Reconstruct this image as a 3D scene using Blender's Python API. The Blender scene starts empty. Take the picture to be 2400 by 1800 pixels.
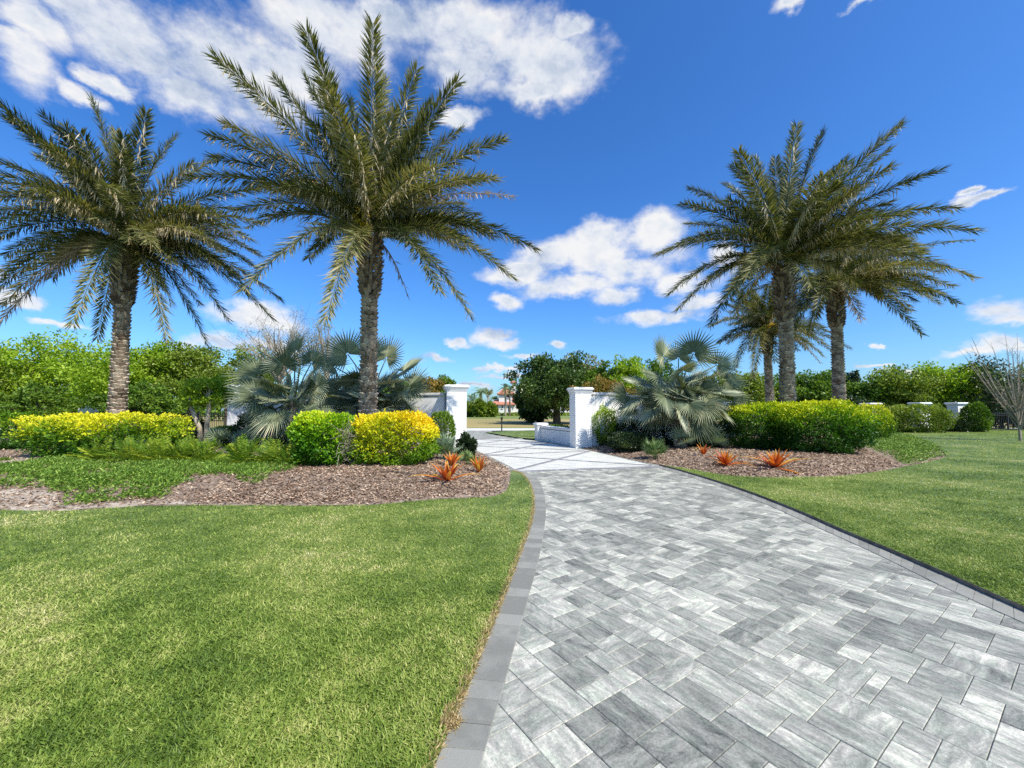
import bpy, math, random
import numpy as np
from mathutils import Vector
from mathutils.geometry import delaunay_2d_cdt
R = np.random.default_rng(11)
random.seed(5)
sc = bpy.context.scene
C = sc.collection
# ------------------------------------------------------------------ camera
CAMZ, F, PITCH = 1.6, 937.0, math.radians(3.72)
cd = bpy.data.cameras.new('camera'); cam = bpy.data.objects.new('camera', cd); C.objects.link(cam)
cam.location = (0, 0, CAMZ); cam.rotation_euler = (math.radians(90) + PITCH, 0, 0)
cd.sensor_width = 36; cd.lens = F * 36 / 2400; cd.clip_start = .05; cd.clip_end = 3000
sc.camera = cam
CO, SI = math.cos(PITCH), math.sin(PITCH)
def ray(px, py):
    r, u = (px - 1200) / F, (900 - py) / F
    return np.array([r, CO - u * SI, SI + u * CO])
def P(px, py, Y):                       # the point of the line of sight at distance Y
    d = ray(px, py); k = Y / d[1]
    return np.array([d[0] * k, Y, CAMZ + d[2] * k])
def G(px, py, z=0.0):
    d = ray(px, py); k = (z - CAMZ) / d[2]
    return np.array([d[0] * k, d[1] * k])
def mpp(Y): return Y / F                # metres per photo pixel at distance Y
# ------------------------------------------------------------------ outlines on the ground (surveyed from the photograph)
def GL(l): return [tuple(G(*p)) for p in l]
inL = GL([(1126,1800),(1151.5,1705),(1181,1607),(1203,1526),(1225,1450),(1234,1416),(1253,1349),(1268,1286),(1278,1222),(1279,1184),(1274,1151),(1262,1125),(1243,1111),(1228,1105)])
outL = GL([(1017,1800),(1055,1707),(1101,1602),(1139,1505),(1167,1437),(1194,1370),(1219,1302),(1238,1252),(1249,1214),(1252,1184),(1250,1155),(1240,1129),(1224,1111),(1204,1104)])
inR = GL([(2400,1461),(2241,1391),(2056,1300),(1895,1227),(1748,1163),(1600,1113),(1546,1098)])
outR = GL([(2400,1434),(2233,1359),(2085,1294),(1980,1250),(1853,1194),(1727,1146),(1600,1106),(1546,1092)])
def ext(l, k=0, n=3.0):
    a, b = np.array(l[k]), np.array(l[k + 1]); d = (a - b) / np.linalg.norm(a - b)
    return tuple(a + d * n)
inL = [ext(inL)] + inL; outL = [ext(outL)] + outL
inR = [ext(inR, 0, 6)] + inR; outR = [ext(outR, 0, 6)] + outR
gateL = GL([(1204,1104),(1136,1068),(1114,1058),(1098,1044),(1091,1030),(1070,1017)])
gateR = GL([(1546,1092),(1462,1073),(1382,1055),(1288,1037.5),(1213,1028),(1134,1015)])
def smooth(l, n=6):                     # Catmull-Rom
    p = [np.array(q) for q in l]; p = [2 * p[0] - p[1]] + p + [2 * p[-1] - p[-2]]; o = []
    for i in range(1, len(p) - 2):
        for k in range(n):
            t = k / n
            o.append(.5 * ((2 * p[i]) + (p[i+1] - p[i-1]) * t + (2*p[i-1] - 5*p[i] + 4*p[i+1] - p[i+2]) * t*t + (3*p[i] - p[i-1] - 3*p[i+1] + p[i+2]) * t**3))
    o.append(p[-2]); return [tuple(q) for q in o]
inL, outL, inR, outR = smooth(inL), smooth(outL), smooth(inR), smooth(outR)
bedL_front = smooth(GL([(-260,1196),(0,1197),(145,1199),(325,1188),(542,1186),(700,1187),(846,1186),(930,1180),(1006,1173),(1085,1169),(1145,1166),(1177,1158),(1191,1143),(1196,1120),(1197,1105)]), 4)
bedR_front = smooth(GL([(1549,1093),(1585,1098),(1644,1108),(1703,1118),(1791,1123),(1908,1122),(1985,1118),(2054,1110),(2117,1098),(2170,1087),(2216,1073),(2205,1056),(2184,1043),(2129,1023),(2074,1013)]), 4)
bedL = bedL_front + gateL[:4] + [(-2.35, 18.2), (-13.5, 21.5), (-27, 21), (-30, 9)]
bedR = bedR_front + [(13.5, 25), (9, 23), (3.1, 19.2), (2.5, 18.2)] + gateR[:3][::-1]
def inside(poly, x, y):
    p = np.array(poly); x = np.asarray(x, float); y = np.asarray(y, float); c = np.zeros(x.shape, bool); j = len(p) - 1
    for i in range(len(p)):
        xi, yi, xj, yj = *p[i], *p[j]
        if yi != yj: c ^= ((yi > y) != (yj > y)) & (x < (xj - xi) * (y - yi) / (yj - yi) + xi)
        j = i
    return c
def dist(poly, x, y, closed=True):
    p = np.array(poly); x = np.asarray(x, float); y = np.asarray(y, float); d = np.full(x.shape, 1e9)
    for i in range(len(p) - (0 if closed else 1)):
        a, b = p[i], p[(i + 1) % len(p)]; ab = b - a; L = ab @ ab + 1e-12
        t = np.clip(((x - a[0]) * ab[0] + (y - a[1]) * ab[1]) / L, 0, 1)
        d = np.minimum(d, np.hypot(x - a[0] - t * ab[0], y - a[1] - t * ab[1]))
    return d
def H(x, y):                            # height of the ground
    x = np.asarray(x, float); y = np.asarray(y, float); z = np.zeros(x.shape)
    for poly, h in ((bedL, .2), (bedR, .16)):
        m = inside(poly, x, y)
        if m.any():
            t = np.clip(dist(poly, x, y) / 2.2, 0, 1); n = .02 * np.sin(x * 3.1 + y) * np.sin(y * 2.7 - x * .6)
            z = np.where(m, .02 + (h + n) * (t * t * (3 - 2 * t)), z)
    return z
def onG(px, py):                        # where the line of sight meets the ground
    z = 0.
    for _ in range(12): g = G(px, py, z); z = .5 * z + .5 * float(H(g[0:1], g[1:2])[0])
    return np.array([g[0], g[1], float(H(g[0:1], g[1:2])[0])])
def Hs(x, y): return float(H(np.array([x]), np.array([y]))[0])
# ------------------------------------------------------------------ materials
MATS = {}
def new_mat(name):
    m = bpy.data.materials.new(name); m.use_nodes = True; nt = m.node_tree; nt.nodes.clear(); MATS[name] = m
    return m, nt, nt.nodes, nt.links
def ramp(ns, stops, mode='LINEAR'):
    r = ns.new('ShaderNodeValToRGB'); r.color_ramp.interpolation = mode; e = r.color_ramp.elements
    while len(e) < len(stops): e.new(.5)
    for k, (p, c) in enumerate(stops): e[k].position = p; e[k].color = (*c, 1)
    return r
def leafmat(name, stops, transl=.3, rough=.5, spec=.3, tint=None):
    m, nt, ns, ln = new_mat(name)
    a = ns.new('ShaderNodeAttribute'); a.attribute_name = 'rnd'
    r = ramp(ns, stops); ln.new(a.outputs['Fac'], r.inputs[0]); col = r.outputs[0]
    b = ns.new('ShaderNodeBsdfPrincipled'); b.inputs['Roughness'].default_value = rough; b.inputs['Specular IOR Level'].default_value = spec
    t = ns.new('ShaderNodeBsdfTranslucent'); x = ns.new('ShaderNodeMixShader'); x.inputs[0].default_value = transl
    g = ns.new('ShaderNodeMixRGB'); g.blend_type = 'MULTIPLY'; g.inputs[0].default_value = 1; g.inputs[2].default_value = (1.25, 1.3, .5, 1)
    ln.new(col, g.inputs[1]); ln.new(g.outputs[0], t.inputs[0]); ln.new(col, b.inputs['Base Color'])
    o = ns.new('ShaderNodeOutputMaterial'); ln.new(b.outputs[0], x.inputs[1]); ln.new(t.outputs[0], x.inputs[2]); ln.new(x.outputs[0], o.inputs[0])
    return m
def surf(name, stops, scale=5., rough=.8, bump=.0, bscale=40., det=6, stretch=(1,1,1), spec=.3, attr=False):
    m, nt, ns, ln = new_mat(name)
    tc = ns.new('ShaderNodeTexCoord'); mp = ns.new('ShaderNodeMapping'); mp.inputs['Scale'].default_value = stretch; ln.new(tc.outputs['Object'], mp.inputs[0])
    n = ns.new('ShaderNodeTexNoise'); n.inputs['Scale'].default_value = scale; n.inputs['Detail'].default_value = det; n.inputs['Roughness'].default_value = .62; ln.new(mp.outputs[0], n.inputs[0])
    r = ramp(ns, stops)
    if attr:
        a = ns.new('ShaderNodeAttribute'); a.attribute_name = 'rnd'
        ad = ns.new('ShaderNodeMath'); ad.operation = 'ADD'; s = ns.new('ShaderNodeMath'); s.operation = 'MULTIPLY_ADD'; s.inputs[1].default_value = .6; s.inputs[2].default_value = -.3
        ln.new(a.outputs['Fac'], s.inputs[0]); ln.new(n.outputs[0], ad.inputs[0]); ln.new(s.outputs[0], ad.inputs[1]); ln.new(ad.outputs[0], r.inputs[0])
    else: ln.new(n.outputs[0], r.inputs[0])
    b = ns.new('ShaderNodeBsdfPrincipled'); b.inputs['Roughness'].default_value = rough; b.inputs['Specular IOR Level'].default_value = spec
    ln.new(r.outputs[0], b.inputs['Base Color'])
    if bump:
        n2 = ns.new('ShaderNodeTexNoise'); n2.inputs['Scale'].default_value = bscale; n2.inputs['Detail'].default_value = 5; ln.new(mp.outputs[0], n2.inputs[0])
        bp = ns.new('ShaderNodeBump'); bp.inputs['Strength'].default_value = bump; bp.inputs['Distance'].default_value = .02
        ln.new(n2.outputs[0], bp.inputs['Height']); ln.new(bp.outputs[0], b.inputs['Normal'])
    o = ns.new('ShaderNodeOutputMaterial'); ln.new(b.outputs[0], o.inputs[0]); return m
def grassmat(name, blades=True, far=False):
    m, nt, ns, ln = new_mat(name)
    tc = ns.new('ShaderNodeTexCoord')
    def noise(s, d, off=0):
        mp = ns.new('ShaderNodeMapping'); mp.inputs['Location'].default_value = (off, off * .7, 0); ln.new(tc.outputs['Object'], mp.inputs[0])
        n = ns.new('ShaderNodeTexNoise'); n.inputs['Scale'].default_value = s; n.inputs['Detail'].default_value = d; ln.new(mp.outputs[0], n.inputs[0]); return n.outputs[0]
    def mth(op, a, b=None, c=None):
        q = ns.new('ShaderNodeMath'); q.operation = op
        for i, v in enumerate((a, b, c)):
            if v is None: continue
            if isinstance(v, (int, float)): q.inputs[i].default_value = v
            else: ln.new(v, q.inputs[i])
        return q.outputs[0]
    big, mid = noise(.6, 4), noise(3.2, 5, 9)
    v = mth('ADD', mth('MULTIPLY', big, .62), mth('MULTIPLY', mid, .38))
    if blades:
        a = ns.new('ShaderNodeAttribute'); a.attribute_name = 'rnd'; v = mth('ADD', mth('MULTIPLY_ADD', v, 2.1, -.8), mth('MULTIPLY', a.outputs['Fac'], .5))
        r = ramp(ns, [(.12, (.07, .125, .018)), (.34, (.155, .245, .032)), (.55, (.3, .38, .075)), (.76, (.52, .52, .18)), (.97, (.74, .64, .38))])
    else:
        v = mth('MULTIPLY_ADD', noise(60, 4, 3), .5, mth('MULTIPLY', v, .6))
        r = ramp(ns, [(.3, (.045, .075, .014)), (.5, (.1, .15, .03)), (.66, (.18, .23, .05)), (.8, (.27, .28, .1))])
    ln.new(v, r.inputs[0])
    b = ns.new('ShaderNodeBsdfPrincipled'); b.inputs['Roughness'].default_value = .5; b.inputs['Specular IOR Level'].default_value = .25
    ln.new(r.outputs[0], b.inputs['Base Color']); o = ns.new('ShaderNodeOutputMaterial')
    if blades:
        t = ns.new('ShaderNodeBsdfTranslucent'); x = ns.new('ShaderNodeMixShader'); x.inputs[0].default_value = .3
        ln.new(r.outputs[0], t.inputs[0]); ln.new(b.outputs[0], x.inputs[1]); ln.new(t.outputs[0], x.inputs[2]); ln.new(x.outputs[0], o.inputs[0])
    else:
        bp = ns.new('ShaderNodeBump'); bp.inputs['Strength'].default_value = .6; bp.inputs['Distance'].default_value = .03
        ln.new(noise(45, 3, 1), bp.inputs['Height']); ln.new(bp.outputs[0], b.inputs['Normal']); ln.new(b.outputs[0], o.inputs[0])
    return m
def pavermat(name, stops, streak=.55, ang=0.):
    m, nt, ns, ln = new_mat(name)
    tc = ns.new('ShaderNodeTexCoord'); a = ns.new('ShaderNodeAttribute'); a.attribute_name = 'rnd'
    mp = ns.new('ShaderNodeMapping'); mp.vector_type = 'TEXTURE'; mp.inputs['Rotation'].default_value = (0, 0, ang); mp.inputs['Scale'].default_value = (.3, 1, 1)
    ln.new(tc.outputs['Object'], mp.inputs[0])
    mq = ns.new('ShaderNodeMapping'); mq.vector_type = 'TEXTURE'; mq.inputs['Rotation'].default_value = (0, 0, ang + math.pi / 2); mq.inputs['Scale'].default_value = (.3, 1, 1); ln.new(tc.outputs['Object'], mq.inputs[0])
    fr = ns.new('ShaderNodeMath'); fr.operation = 'MULTIPLY'; fr.inputs[1].default_value = 13.7; ln.new(a.outputs['Fac'], fr.inputs[0]); f2 = ns.new('ShaderNodeMath'); f2.operation = 'FRACT'; ln.new(fr.outputs[0], f2.inputs[0]); f3 = ns.new('ShaderNodeMath'); f3.operation = 'GREATER_THAN'; f3.inputs[1].default_value = .72; ln.new(f2.outputs[0], f3.inputs[0])
    mv = ns.new('ShaderNodeMix'); mv.data_type = 'VECTOR'; ln.new(f3.outputs[0], mv.inputs[0]); ln.new(mp.outputs[0], mv.inputs[4]); ln.new(mq.outputs[0], mv.inputs[5])
    ofs = ns.new('ShaderNodeVectorMath'); ofs.operation = 'MULTIPLY_ADD'; cmb = ns.new('ShaderNodeCombineXYZ')
    ln.new(a.outputs['Fac'], cmb.inputs[0]); ln.new(a.outputs['Fac'], cmb.inputs[1]); ln.new(cmb.outputs[0], ofs.inputs[0]); ofs.inputs[1].default_value = (37, 91, 0); ln.new(mv.outputs[1], ofs.inputs[2])
    n = ns.new('ShaderNodeTexNoise'); n.inputs['Scale'].default_value = 4.; n.inputs['Detail'].default_value = 9; n.inputs['Roughness'].default_value = .75; n.inputs['Distortion'].default_value = .5; ln.new(ofs.outputs[0], n.inputs[0])
    n2 = ns.new('ShaderNodeTexNoise'); n2.inputs['Scale'].default_value = 170; n2.inputs['Detail'].default_value = 3; ln.new(tc.outputs['Object'], n2.inputs[0])
    n3 = ns.new('ShaderNodeTexNoise'); n3.inputs['Scale'].default_value = 6; n3.inputs['Detail'].default_value = 5; ln.new(ofs.outputs[0], n3.inputs[0])
    def mth(op, a, b=None, c=None):
        q = ns.new('ShaderNodeMath'); q.operation = op
        for i, v in enumerate((a, b, c)):
            if v is None: continue
            if isinstance(v, (int, float)): q.inputs[i].default_value = v
            else: ln.new(v, q.inputs[i])
        return q.outputs[0]
    v = mth('MULTIPLY_ADD', mth('SUBTRACT', n.outputs[0], .5), streak * 2.1, .5)
    v = mth('ADD', v, mth('MULTIPLY_ADD', a.outputs['Fac'], .34, -.17))
    v = mth('ADD', v, mth('MULTIPLY_ADD', n2.outputs[0], .3, -.15))
    n4 = ns.new('ShaderNodeTexNoise'); n4.inputs['Scale'].default_value = 62; n4.inputs['Detail'].default_value = 4; n4.inputs['Roughness'].default_value = .7; ln.new(tc.outputs['Object'], n4.inputs[0]); n5 = ns.new('ShaderNodeTexNoise'); n5.inputs['Scale'].default_value = .9; n5.inputs['Detail'].default_value = 4; ln.new(tc.outputs['Object'], n5.inputs[0])
    v = mth('ADD', v, mth('MULTIPLY_ADD', n4.outputs[0], .55, -.275)); v = mth('ADD', v, mth('MULTIPLY_ADD', n5.outputs[0], .3, -.15))
    r = ramp(ns, stops); ln.new(v, r.inputs[0])
    tint = ns.new('ShaderNodeMixRGB'); tint.blend_type = 'MULTIPLY'; tint.inputs[2].default_value = (.8, .92, .84, 1)
    ln.new(mth('MULTIPLY_ADD', n3.outputs[0], 2.4, -.9), tint.inputs[0]); tint.use_clamp = True; ln.new(r.outputs[0], tint.inputs[1])
    b = ns.new('ShaderNodeBsdfPrincipled'); b.inputs['Roughness'].default_value = .62; b.inputs['Specular IOR Level'].default_value = .35
    ln.new(tint.outputs[0], b.inputs['Base Color'])
    bp = ns.new('ShaderNodeBump'); bp.inputs['Strength'].default_value = .35; bp.inputs['Distance'].default_value = .004
    ln.new(mth('ADD', n.outputs[0], mth('MULTIPLY', n2.outputs[0], .5)), bp.inputs['Height']); ln.new(bp.outputs[0], b.inputs['Normal'])
    o = ns.new('ShaderNodeOutputMaterial'); ln.new(b.outputs[0], o.inputs[0]); return m
# ------------------------------------------------------------------ mesh helpers
class MB:
    """collects quads; build() links them as ONE mesh object"""
    def __init__(s): s.v, s.f, s.r, s.n = [], [], [], 0
    def add(s, v, f, r=.5):
        v = np.asarray(v, float).reshape(-1, 3); f = np.asarray(f, int).reshape(-1, 4)
        s.v.append(v); s.f.append(f + s.n); s.r.append(np.broadcast_to(np.asarray(r, float), (len(v),)).copy()); s.n += len(v)
    def kites(s, b, d, sd, L, W, r, bend=None, mid=.45):
        n = len(b); L = np.asarray(L).reshape(-1, 1) * np.ones((n, 1)); W = np.asarray(W).reshape(-1, 1) * np.ones((n, 1))
        t = b + d * L; m = b + d * L * mid
        if bend is not None: t = t + bend; m = m + bend * .12
        v = np.stack([b, m + sd * W / 2, t, m - sd * W / 2], 1).reshape(-1, 3)
        s.add(v, np.arange(4 * n).reshape(-1, 4), np.repeat(np.asarray(r) * np.ones(n), 4))
    def tube(s, pts, rad, n=8, r=.5, cap=True):
        pts = np.asarray(pts, float); k = len(pts); rad = np.ones(k) * np.asarray(rad)
        T = np.gradient(pts, axis=0); T /= np.linalg.norm(T, axis=1, keepdims=True) + 1e-9
        ref = np.array([1., 0, 0]) if abs(T[0][0]) < .8 else np.array([0, 1., 0]); rings = []
        for i in range(k):
            A = ref - T[i] * (ref @ T[i]); A /= np.linalg.norm(A) + 1e-9; B = np.cross(T[i], A); ref = A
            a = np.arange(n) * 2 * math.pi / n
            rings.append(pts[i] + rad[i] * (np.cos(a)[:, None] * A + np.sin(a)[:, None] * B))
        f = [(i * n + j, i * n + (j + 1) % n, (i + 1) * n + (j + 1) % n, (i + 1) * n + j) for i in range(k - 1) for j in range(n)]
        s.add(np.concatenate(rings), f, r)
    def box(s, c, d, rz=0., r=.5, top=1., skew=None):
        c = np.array(c, float); hx, hy, hz = np.array(d) / 2
        v = np.array([(x * hx * (top if z > 0 else 1), y * hy * (top if z > 0 else 1), z * hz) for z in (-1, 1) for x, y in ((-1, -1), (1, -1), (1, 1), (-1, 1))])
        ca, sa = math.cos(rz), math.sin(rz); v = np.stack([v[:, 0] * ca - v[:, 1] * sa, v[:, 0] * sa + v[:, 1] * ca, v[:, 2]], 1) + c
        s.add(v, [(0, 3, 2, 1), (4, 5, 6, 7), (0, 1, 5, 4), (1, 2, 6, 5), (2, 3, 7, 6), (3, 0, 4, 7)], r)
    def build(s, name, mat, parent=None, smooth=False, mats=None):
        v = np.concatenate(s.v); f = np.concatenate(s.f); r = np.concatenate(s.r)
        me = bpy.data.meshes.new(name); me.vertices.add(len(v)); me.vertices.foreach_set('co', v.astype('f').ravel())
        me.loops.add(f.size); me.loops.foreach_set('vertex_index', f.astype('i').ravel())
        me.polygons.add(len(f)); me.polygons.foreach_set('loop_start', (np.arange(len(f)) * 4).astype('i'))
        me.polygons.foreach_set('loop_total', np.full(len(f), 4, 'i'))
        me.polygons.foreach_set('use_smooth', np.full(len(f), bool(smooth)))
        at = me.attributes.new('rnd', 'FLOAT', 'POINT'); at.data.foreach_set('value', r.astype('f'))
        me.update(calc_edges=True); me.materials.append(MATS[mat])
        return link(name, me, parent)
def link(name, me, parent=None):
    o = bpy.data.objects.new(name, me); C.objects.link(o)
    if parent is not None: o.parent = parent
    return o
def tag(o, label=None, cat=None, group=None, kind=None):
    if label: o['label'] = label
    if cat: o['category'] = cat
    if group: o['group'] = group
    if kind: o['kind'] = kind
    return o
def thing(name, label, cat, loc=(0, 0, 0), rz=0., group=None):
    o = bpy.data.objects.new(name, None); C.objects.link(o); o.location = [float(q) for q in loc]; o.rotation_euler = (0, 0, rz); o.empty_display_size = .1
    return tag(o, label, cat, group)
def poly_sheet(name, poly, z, mat, zf=None, grid=None, kind='structure', parent=None):
    """flat or draped sheet inside an outline"""
    pts = [Vector((float(a), float(b))) for a, b in poly]; n = len(pts); edges = [(i, (i + 1) % n) for i in range(n)]
    if grid:
        p = np.array(poly); xs = np.arange(p[:, 0].min(), p[:, 0].max(), grid); ys = np.arange(p[:, 1].min(), p[:, 1].max(), grid)
        X, Y = np.meshgrid(xs, ys); X = X.ravel(); Y = Y.ravel(); k = inside(poly, X, Y) & (dist(poly, X, Y) > grid * .35)
        pts += [Vector((float(a), float(b))) for a, b in zip(X[k], Y[k])]
    v, e, f, *_ = delaunay_2d_cdt(pts, edges, [], 1, 1e-5)
    V = np.array([(q.x, q.y) for q in v]); Z = zf(V[:, 0], V[:, 1]) if zf else np.full(len(V), z)
    me = bpy.data.meshes.new(name); me.from_pydata([(a, b, c) for (a, b), c in zip(V, Z)], [], [tuple(q) for q in f]); me.update()
    me.polygons.foreach_set('use_smooth', np.ones(len(me.polygons), bool)); me.materials.append(MATS[mat])
    o = link(name, me, parent)
    if kind: o['kind'] = kind
    return o
def unit(v): return v / (np.linalg.norm(v, axis=-1, keepdims=True) + 1e-9)
def rdir(n, up=0.):
    v = R.normal(size=(n, 3)); v[:, 2] += up; return unit(v)
def side_of(d):
    return unit(np.cross(d, rdir(len(d))))
# ------------------------------------------------------------------ material library
leafmat('date_frond', [(0, (.02, .032, .01)), (.28, (.05, .065, .02)), (.52, (.125, .14, .044)), (.75, (.29, .28, .12)), (.86, (.42, .33, .18)), (1, (.6, .51, .36))], .24, .45, .24)
leafmat('yellow_frond', [(0, (.2, .2, .04)), (.5, (.36, .34, .07)), (1, (.5, .44, .14))], .3)
leafmat('dead_frond', [(0, (.2, .14, .09)), (.5, (.38, .28, .19)), (1, (.52, .42, .31))], .2)
leafmat('silver_fan', [(0, (.075, .1, .05)), (.5, (.22, .255, .15)), (.8, (.42, .44, .28)), (.9, (.5, .46, .29)), (1, (.58, .48, .3))], .14, .42, .4)
leafmat('green_fan', [(0, (.06, .11, .035)), (.5, (.15, .24, .08)), (1, (.3, .38, .15))], .2, .45, .4)
leafmat('gold_leaf', [(0, (.045, .13, .008)), (.34, (.18, .31, .012)), (.68, (.55, .58, .018)), (1, (.86, .76, .03))], .32)
leafmat('amber_leaf', [(0, (.12, .24, .01)), (.3, (.42, .46, .012)), (.6, (.78, .7, .015)), (1, (.9, .63, .02))], .32)
leafmat('lime_leaf', [(0, (.05, .16, .006)), (.4, (.17, .36, .01)), (.75, (.4, .56, .015)), (1, (.62, .66, .02))], .26)
leafmat('hedge_leaf', [(0, (.03, .1, .006)), (.4, (.08, .2, .01)), (.75, (.26, .42, .015)), (1, (.6, .62, .02))], .3)
leafmat('green_leaf', [(0, (.045, .1, .01)), (.5, (.11, .2, .018)), (1, (.24, .34, .04))], .28)
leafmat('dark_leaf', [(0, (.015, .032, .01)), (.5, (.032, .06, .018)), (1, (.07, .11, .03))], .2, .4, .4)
leafmat('spring_leaf', [(0, (.12, .22, .012)), (.5, (.25, .38, .02)), (1, (.44, .55, .05))], .38)
leafmat('olive_leaf', [(0, (.08, .13, .015)), (.5, (.18, .25, .025)), (1, (.34, .4, .07))], .3)
leafmat('oak_leaf', [(0, (.022, .05, .012)), (.5, (.055, .105, .02)), (1, (.13, .2, .035))], .22, .42)
leafmat('tan_leaf', [(0, (.13, .14, .05)), (.5, (.24, .24, .09)), (1, (.36, .34, .15))], .3)
leafmat('rust_leaf', [(0, (.1, .12, .02)), (.5, (.24, .17, .035)), (1, (.42, .27, .06))], .3)
leafmat('juniper', [(0, (.035, .1, .01)), (.5, (.15, .27, .035)), (1, (.36, .48, .09))], .2)
leafmat('coontie', [(0, (.04, .1, .01)), (.5, (.15, .26, .02)), (1, (.42, .46, .04))], .25)
leafmat('bromeliad', [(0, (.3, .035, .012)), (.35, (.5, .09, .018)), (.65, (.62, .22, .03)), (1, (.66, .5, .1))], .35, .38, .5)
surf('trunk_boots', [(.25, (.12, .085, .058)), (.5, (.26, .2, .145)), (.75, (.46, .38, .29))], 9, .9, .12, 40, stretch=(1, 1, .5), attr=True)
surf('trunk_core', [(.3, (.03, .022, .016)), (.7, (.09, .065, .045))], 12, .95)
surf('bark', [(.3, (.06, .045, .032)), (.7, (.17, .135, .1))], 8, .95, .5, 30, stretch=(1, 1, .3))
surf('smooth_bark', [(.3, (.3, .25, .17)), (.55, (.48, .42, .31)), (.75, (.58, .52, .4))], 6, .8, .15, 20, stretch=(1, 1, .25))
surf('grey_twig', [(.3, (.22, .185, .14)), (.7, (.4, .35, .28))], 8, .9)
surf('fan_trunk', [(.3, (.22, .11, .08)), (.5, (.42, .27, .21)), (.7, (.6, .45, .38))], 7, .85, .4, 30)
surf('petiole', [(.3, (.3, .33, .2)), (.7, (.46, .46, .32))], 6, .6)
surf('stucco', [(.25, (.68, .675, .66)), (.45, (.78, .775, .76)), (.7, (.82, .815, .8))], 2, .85)
surf('trim', [(.25, (.62, .615, .6)), (.5, (.74, .735, .72)), (.7, (.79, .785, .77))], 4, .7)
surf('far_stucco', [(.3, (.62, .6, .56)), (.7, (.7, .68, .64))], 1, .85)
surf('soil', [(.28, (.13, .095, .07)), (.5, (.24, .18, .135)), (.72, (.36, .29, .22))], 7, .95, .6, 60)
surf('sand', [(.3, (.24, .19, .14)), (.5, (.37, .31, .24)), (.7, (.48, .42, .34))], 4, .95, .5, 50)
surf('mulch', [(.2, (.1, .06, .036)), (.42, (.2, .125, .078)), (.6, (.34, .23, .15)), (.85, (.56, .43, .31))], 3, .9, attr=True)
surf('border_paver', [(.3, (.19, .19, .165)), (.7, (.27, .268, .233))], 7, .7, .3, 220, attr=True)
surf('joint_sand', [(.3, (.1, .1, .1)), (.7, (.18, .175, .165))], 30, .95)
surf('white_paver_band', [(.3, (.2, .2, .205)), (.7, (.27, .27, .275))], 9, .7, .2, 150, attr=True)
surf('concrete', [(.3, (.5, .5, .49)), (.7, (.62, .62, .6))], 2, .9)
surf('dry_field', [(.3, (.2, .2, .06)), (.48, (.29, .24, .09)), (.62, (.36, .28, .12)), (.75, (.26, .27, .08))], .09, .95, .5, 4, det=9)
surf('far_green', [(.3, (.12, .16, .035)), (.7, (.2, .24, .06))], .3, .95)
surf('black_metal', [(.3, (.012, .012, .013)), (.7, (.02, .02, .022))], 5, .45, spec=.5)
surf('grey_metal', [(.3, (.08, .1, .12)), (.7, (.12, .14, .16))], 5, .5, spec=.5)
surf('glass', [(.3, (.02, .03, .04)), (.7, (.05, .06, .07))], 2, .1, spec=.6)
surf('tile_roof', [(.3, (.3, .1, .06)), (.5, (.42, .17, .11)), (.7, (.52, .26, .18))], 2.5, .85, .6, 9, stretch=(1, 1, 1))
leafmat('thatch_blades', [(0, (.25, .17, .07)), (.5, (.45, .33, .15)), (1, (.6, .48, .27))], .15)
surf('yellow_fruit', [(.3, (.5, .32, .02)), (.7, (.75, .55, .04))], 9, .6)
grassmat('grass_blades'); grassmat('lawn_base', False)
PA = math.radians(34)
pavermat('paver', [(.05, (.06, .062, .056)), (.27, (.17, .167, .146)), (.46, (.27, .263, .228)), (.62, (.385, .371, .318)), (.79, (.59, .56, .47)), (.96, (.78, .735, .61))], .72, PA)
pavermat('white_paver', [(.1, (.42, .405, .37)), (.5, (.62, .6, .55)), (.9, (.76, .74, .68))], .2, .3)
# stacked-stone cladding for the gate pillars
def stone_mat():
    m, nt, ns, ln = new_mat('ledger_stone'); tc = ns.new('ShaderNodeTexCoord')
    sx = ns.new('ShaderNodeSeparateXYZ'); ln.new(tc.outputs['Object'], sx.inputs[0]); ad = ns.new('ShaderNodeMath'); ad.operation = 'ADD'
    ln.new(sx.outputs[0], ad.inputs[0]); ln.new(sx.outputs[1], ad.inputs[1]); cb = ns.new('ShaderNodeCombineXYZ'); ln.new(ad.outputs[0], cb.inputs[0]); ln.new(sx.outputs[2], cb.inputs[1])
    br = ns.new('ShaderNodeTexBrick'); br.inputs['Scale'].default_value = 1; br.inputs['Brick Width'].default_value = .42; br.inputs['Row Height'].default_value = .075
    br.inputs['Mortar Size'].default_value = .0025; br.inputs['Mortar Smooth'].default_value = .6; br.inputs['Color1'].default_value = (1, 1, 1, 1); br.inputs['Color2'].default_value = (.4, .4, .4, 1); br.inputs['Mortar'].default_value = (0, 0, 0, 1)
    br.offset = .37; ln.new(cb.outputs[0], br.inputs[0])
    n = ns.new('ShaderNodeTexNoise'); n.inputs['Scale'].default_value = 9; n.inputs['Detail'].default_value = 2; ln.new(cb.outputs[0], n.inputs[0])
    mx = ns.new('ShaderNodeMath'); mx.operation = 'MULTIPLY_ADD'; mx.inputs[1].default_value = .5; ln.new(n.outputs[0], mx.inputs[0]); ln.new(br.outputs[0], mx.inputs[2])
    bp = ns.new('ShaderNodeBump'); bp.inputs['Strength'].default_value = .8; bp.inputs['Distance'].default_value = .03; ln.new(mx.outputs[0], bp.inputs['Height'])
    b = ns.new('ShaderNodeBsdfPrincipled'); b.inputs['Base Color'].default_value = (.81, .805, .79, 1); b.inputs['Roughness'].default_value = .7; ln.new(bp.outputs[0], b.inputs['Normal'])
    o = ns.new('ShaderNodeOutputMaterial'); ln.new(b.outputs[0], o.inputs[0])
stone_mat()
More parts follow.
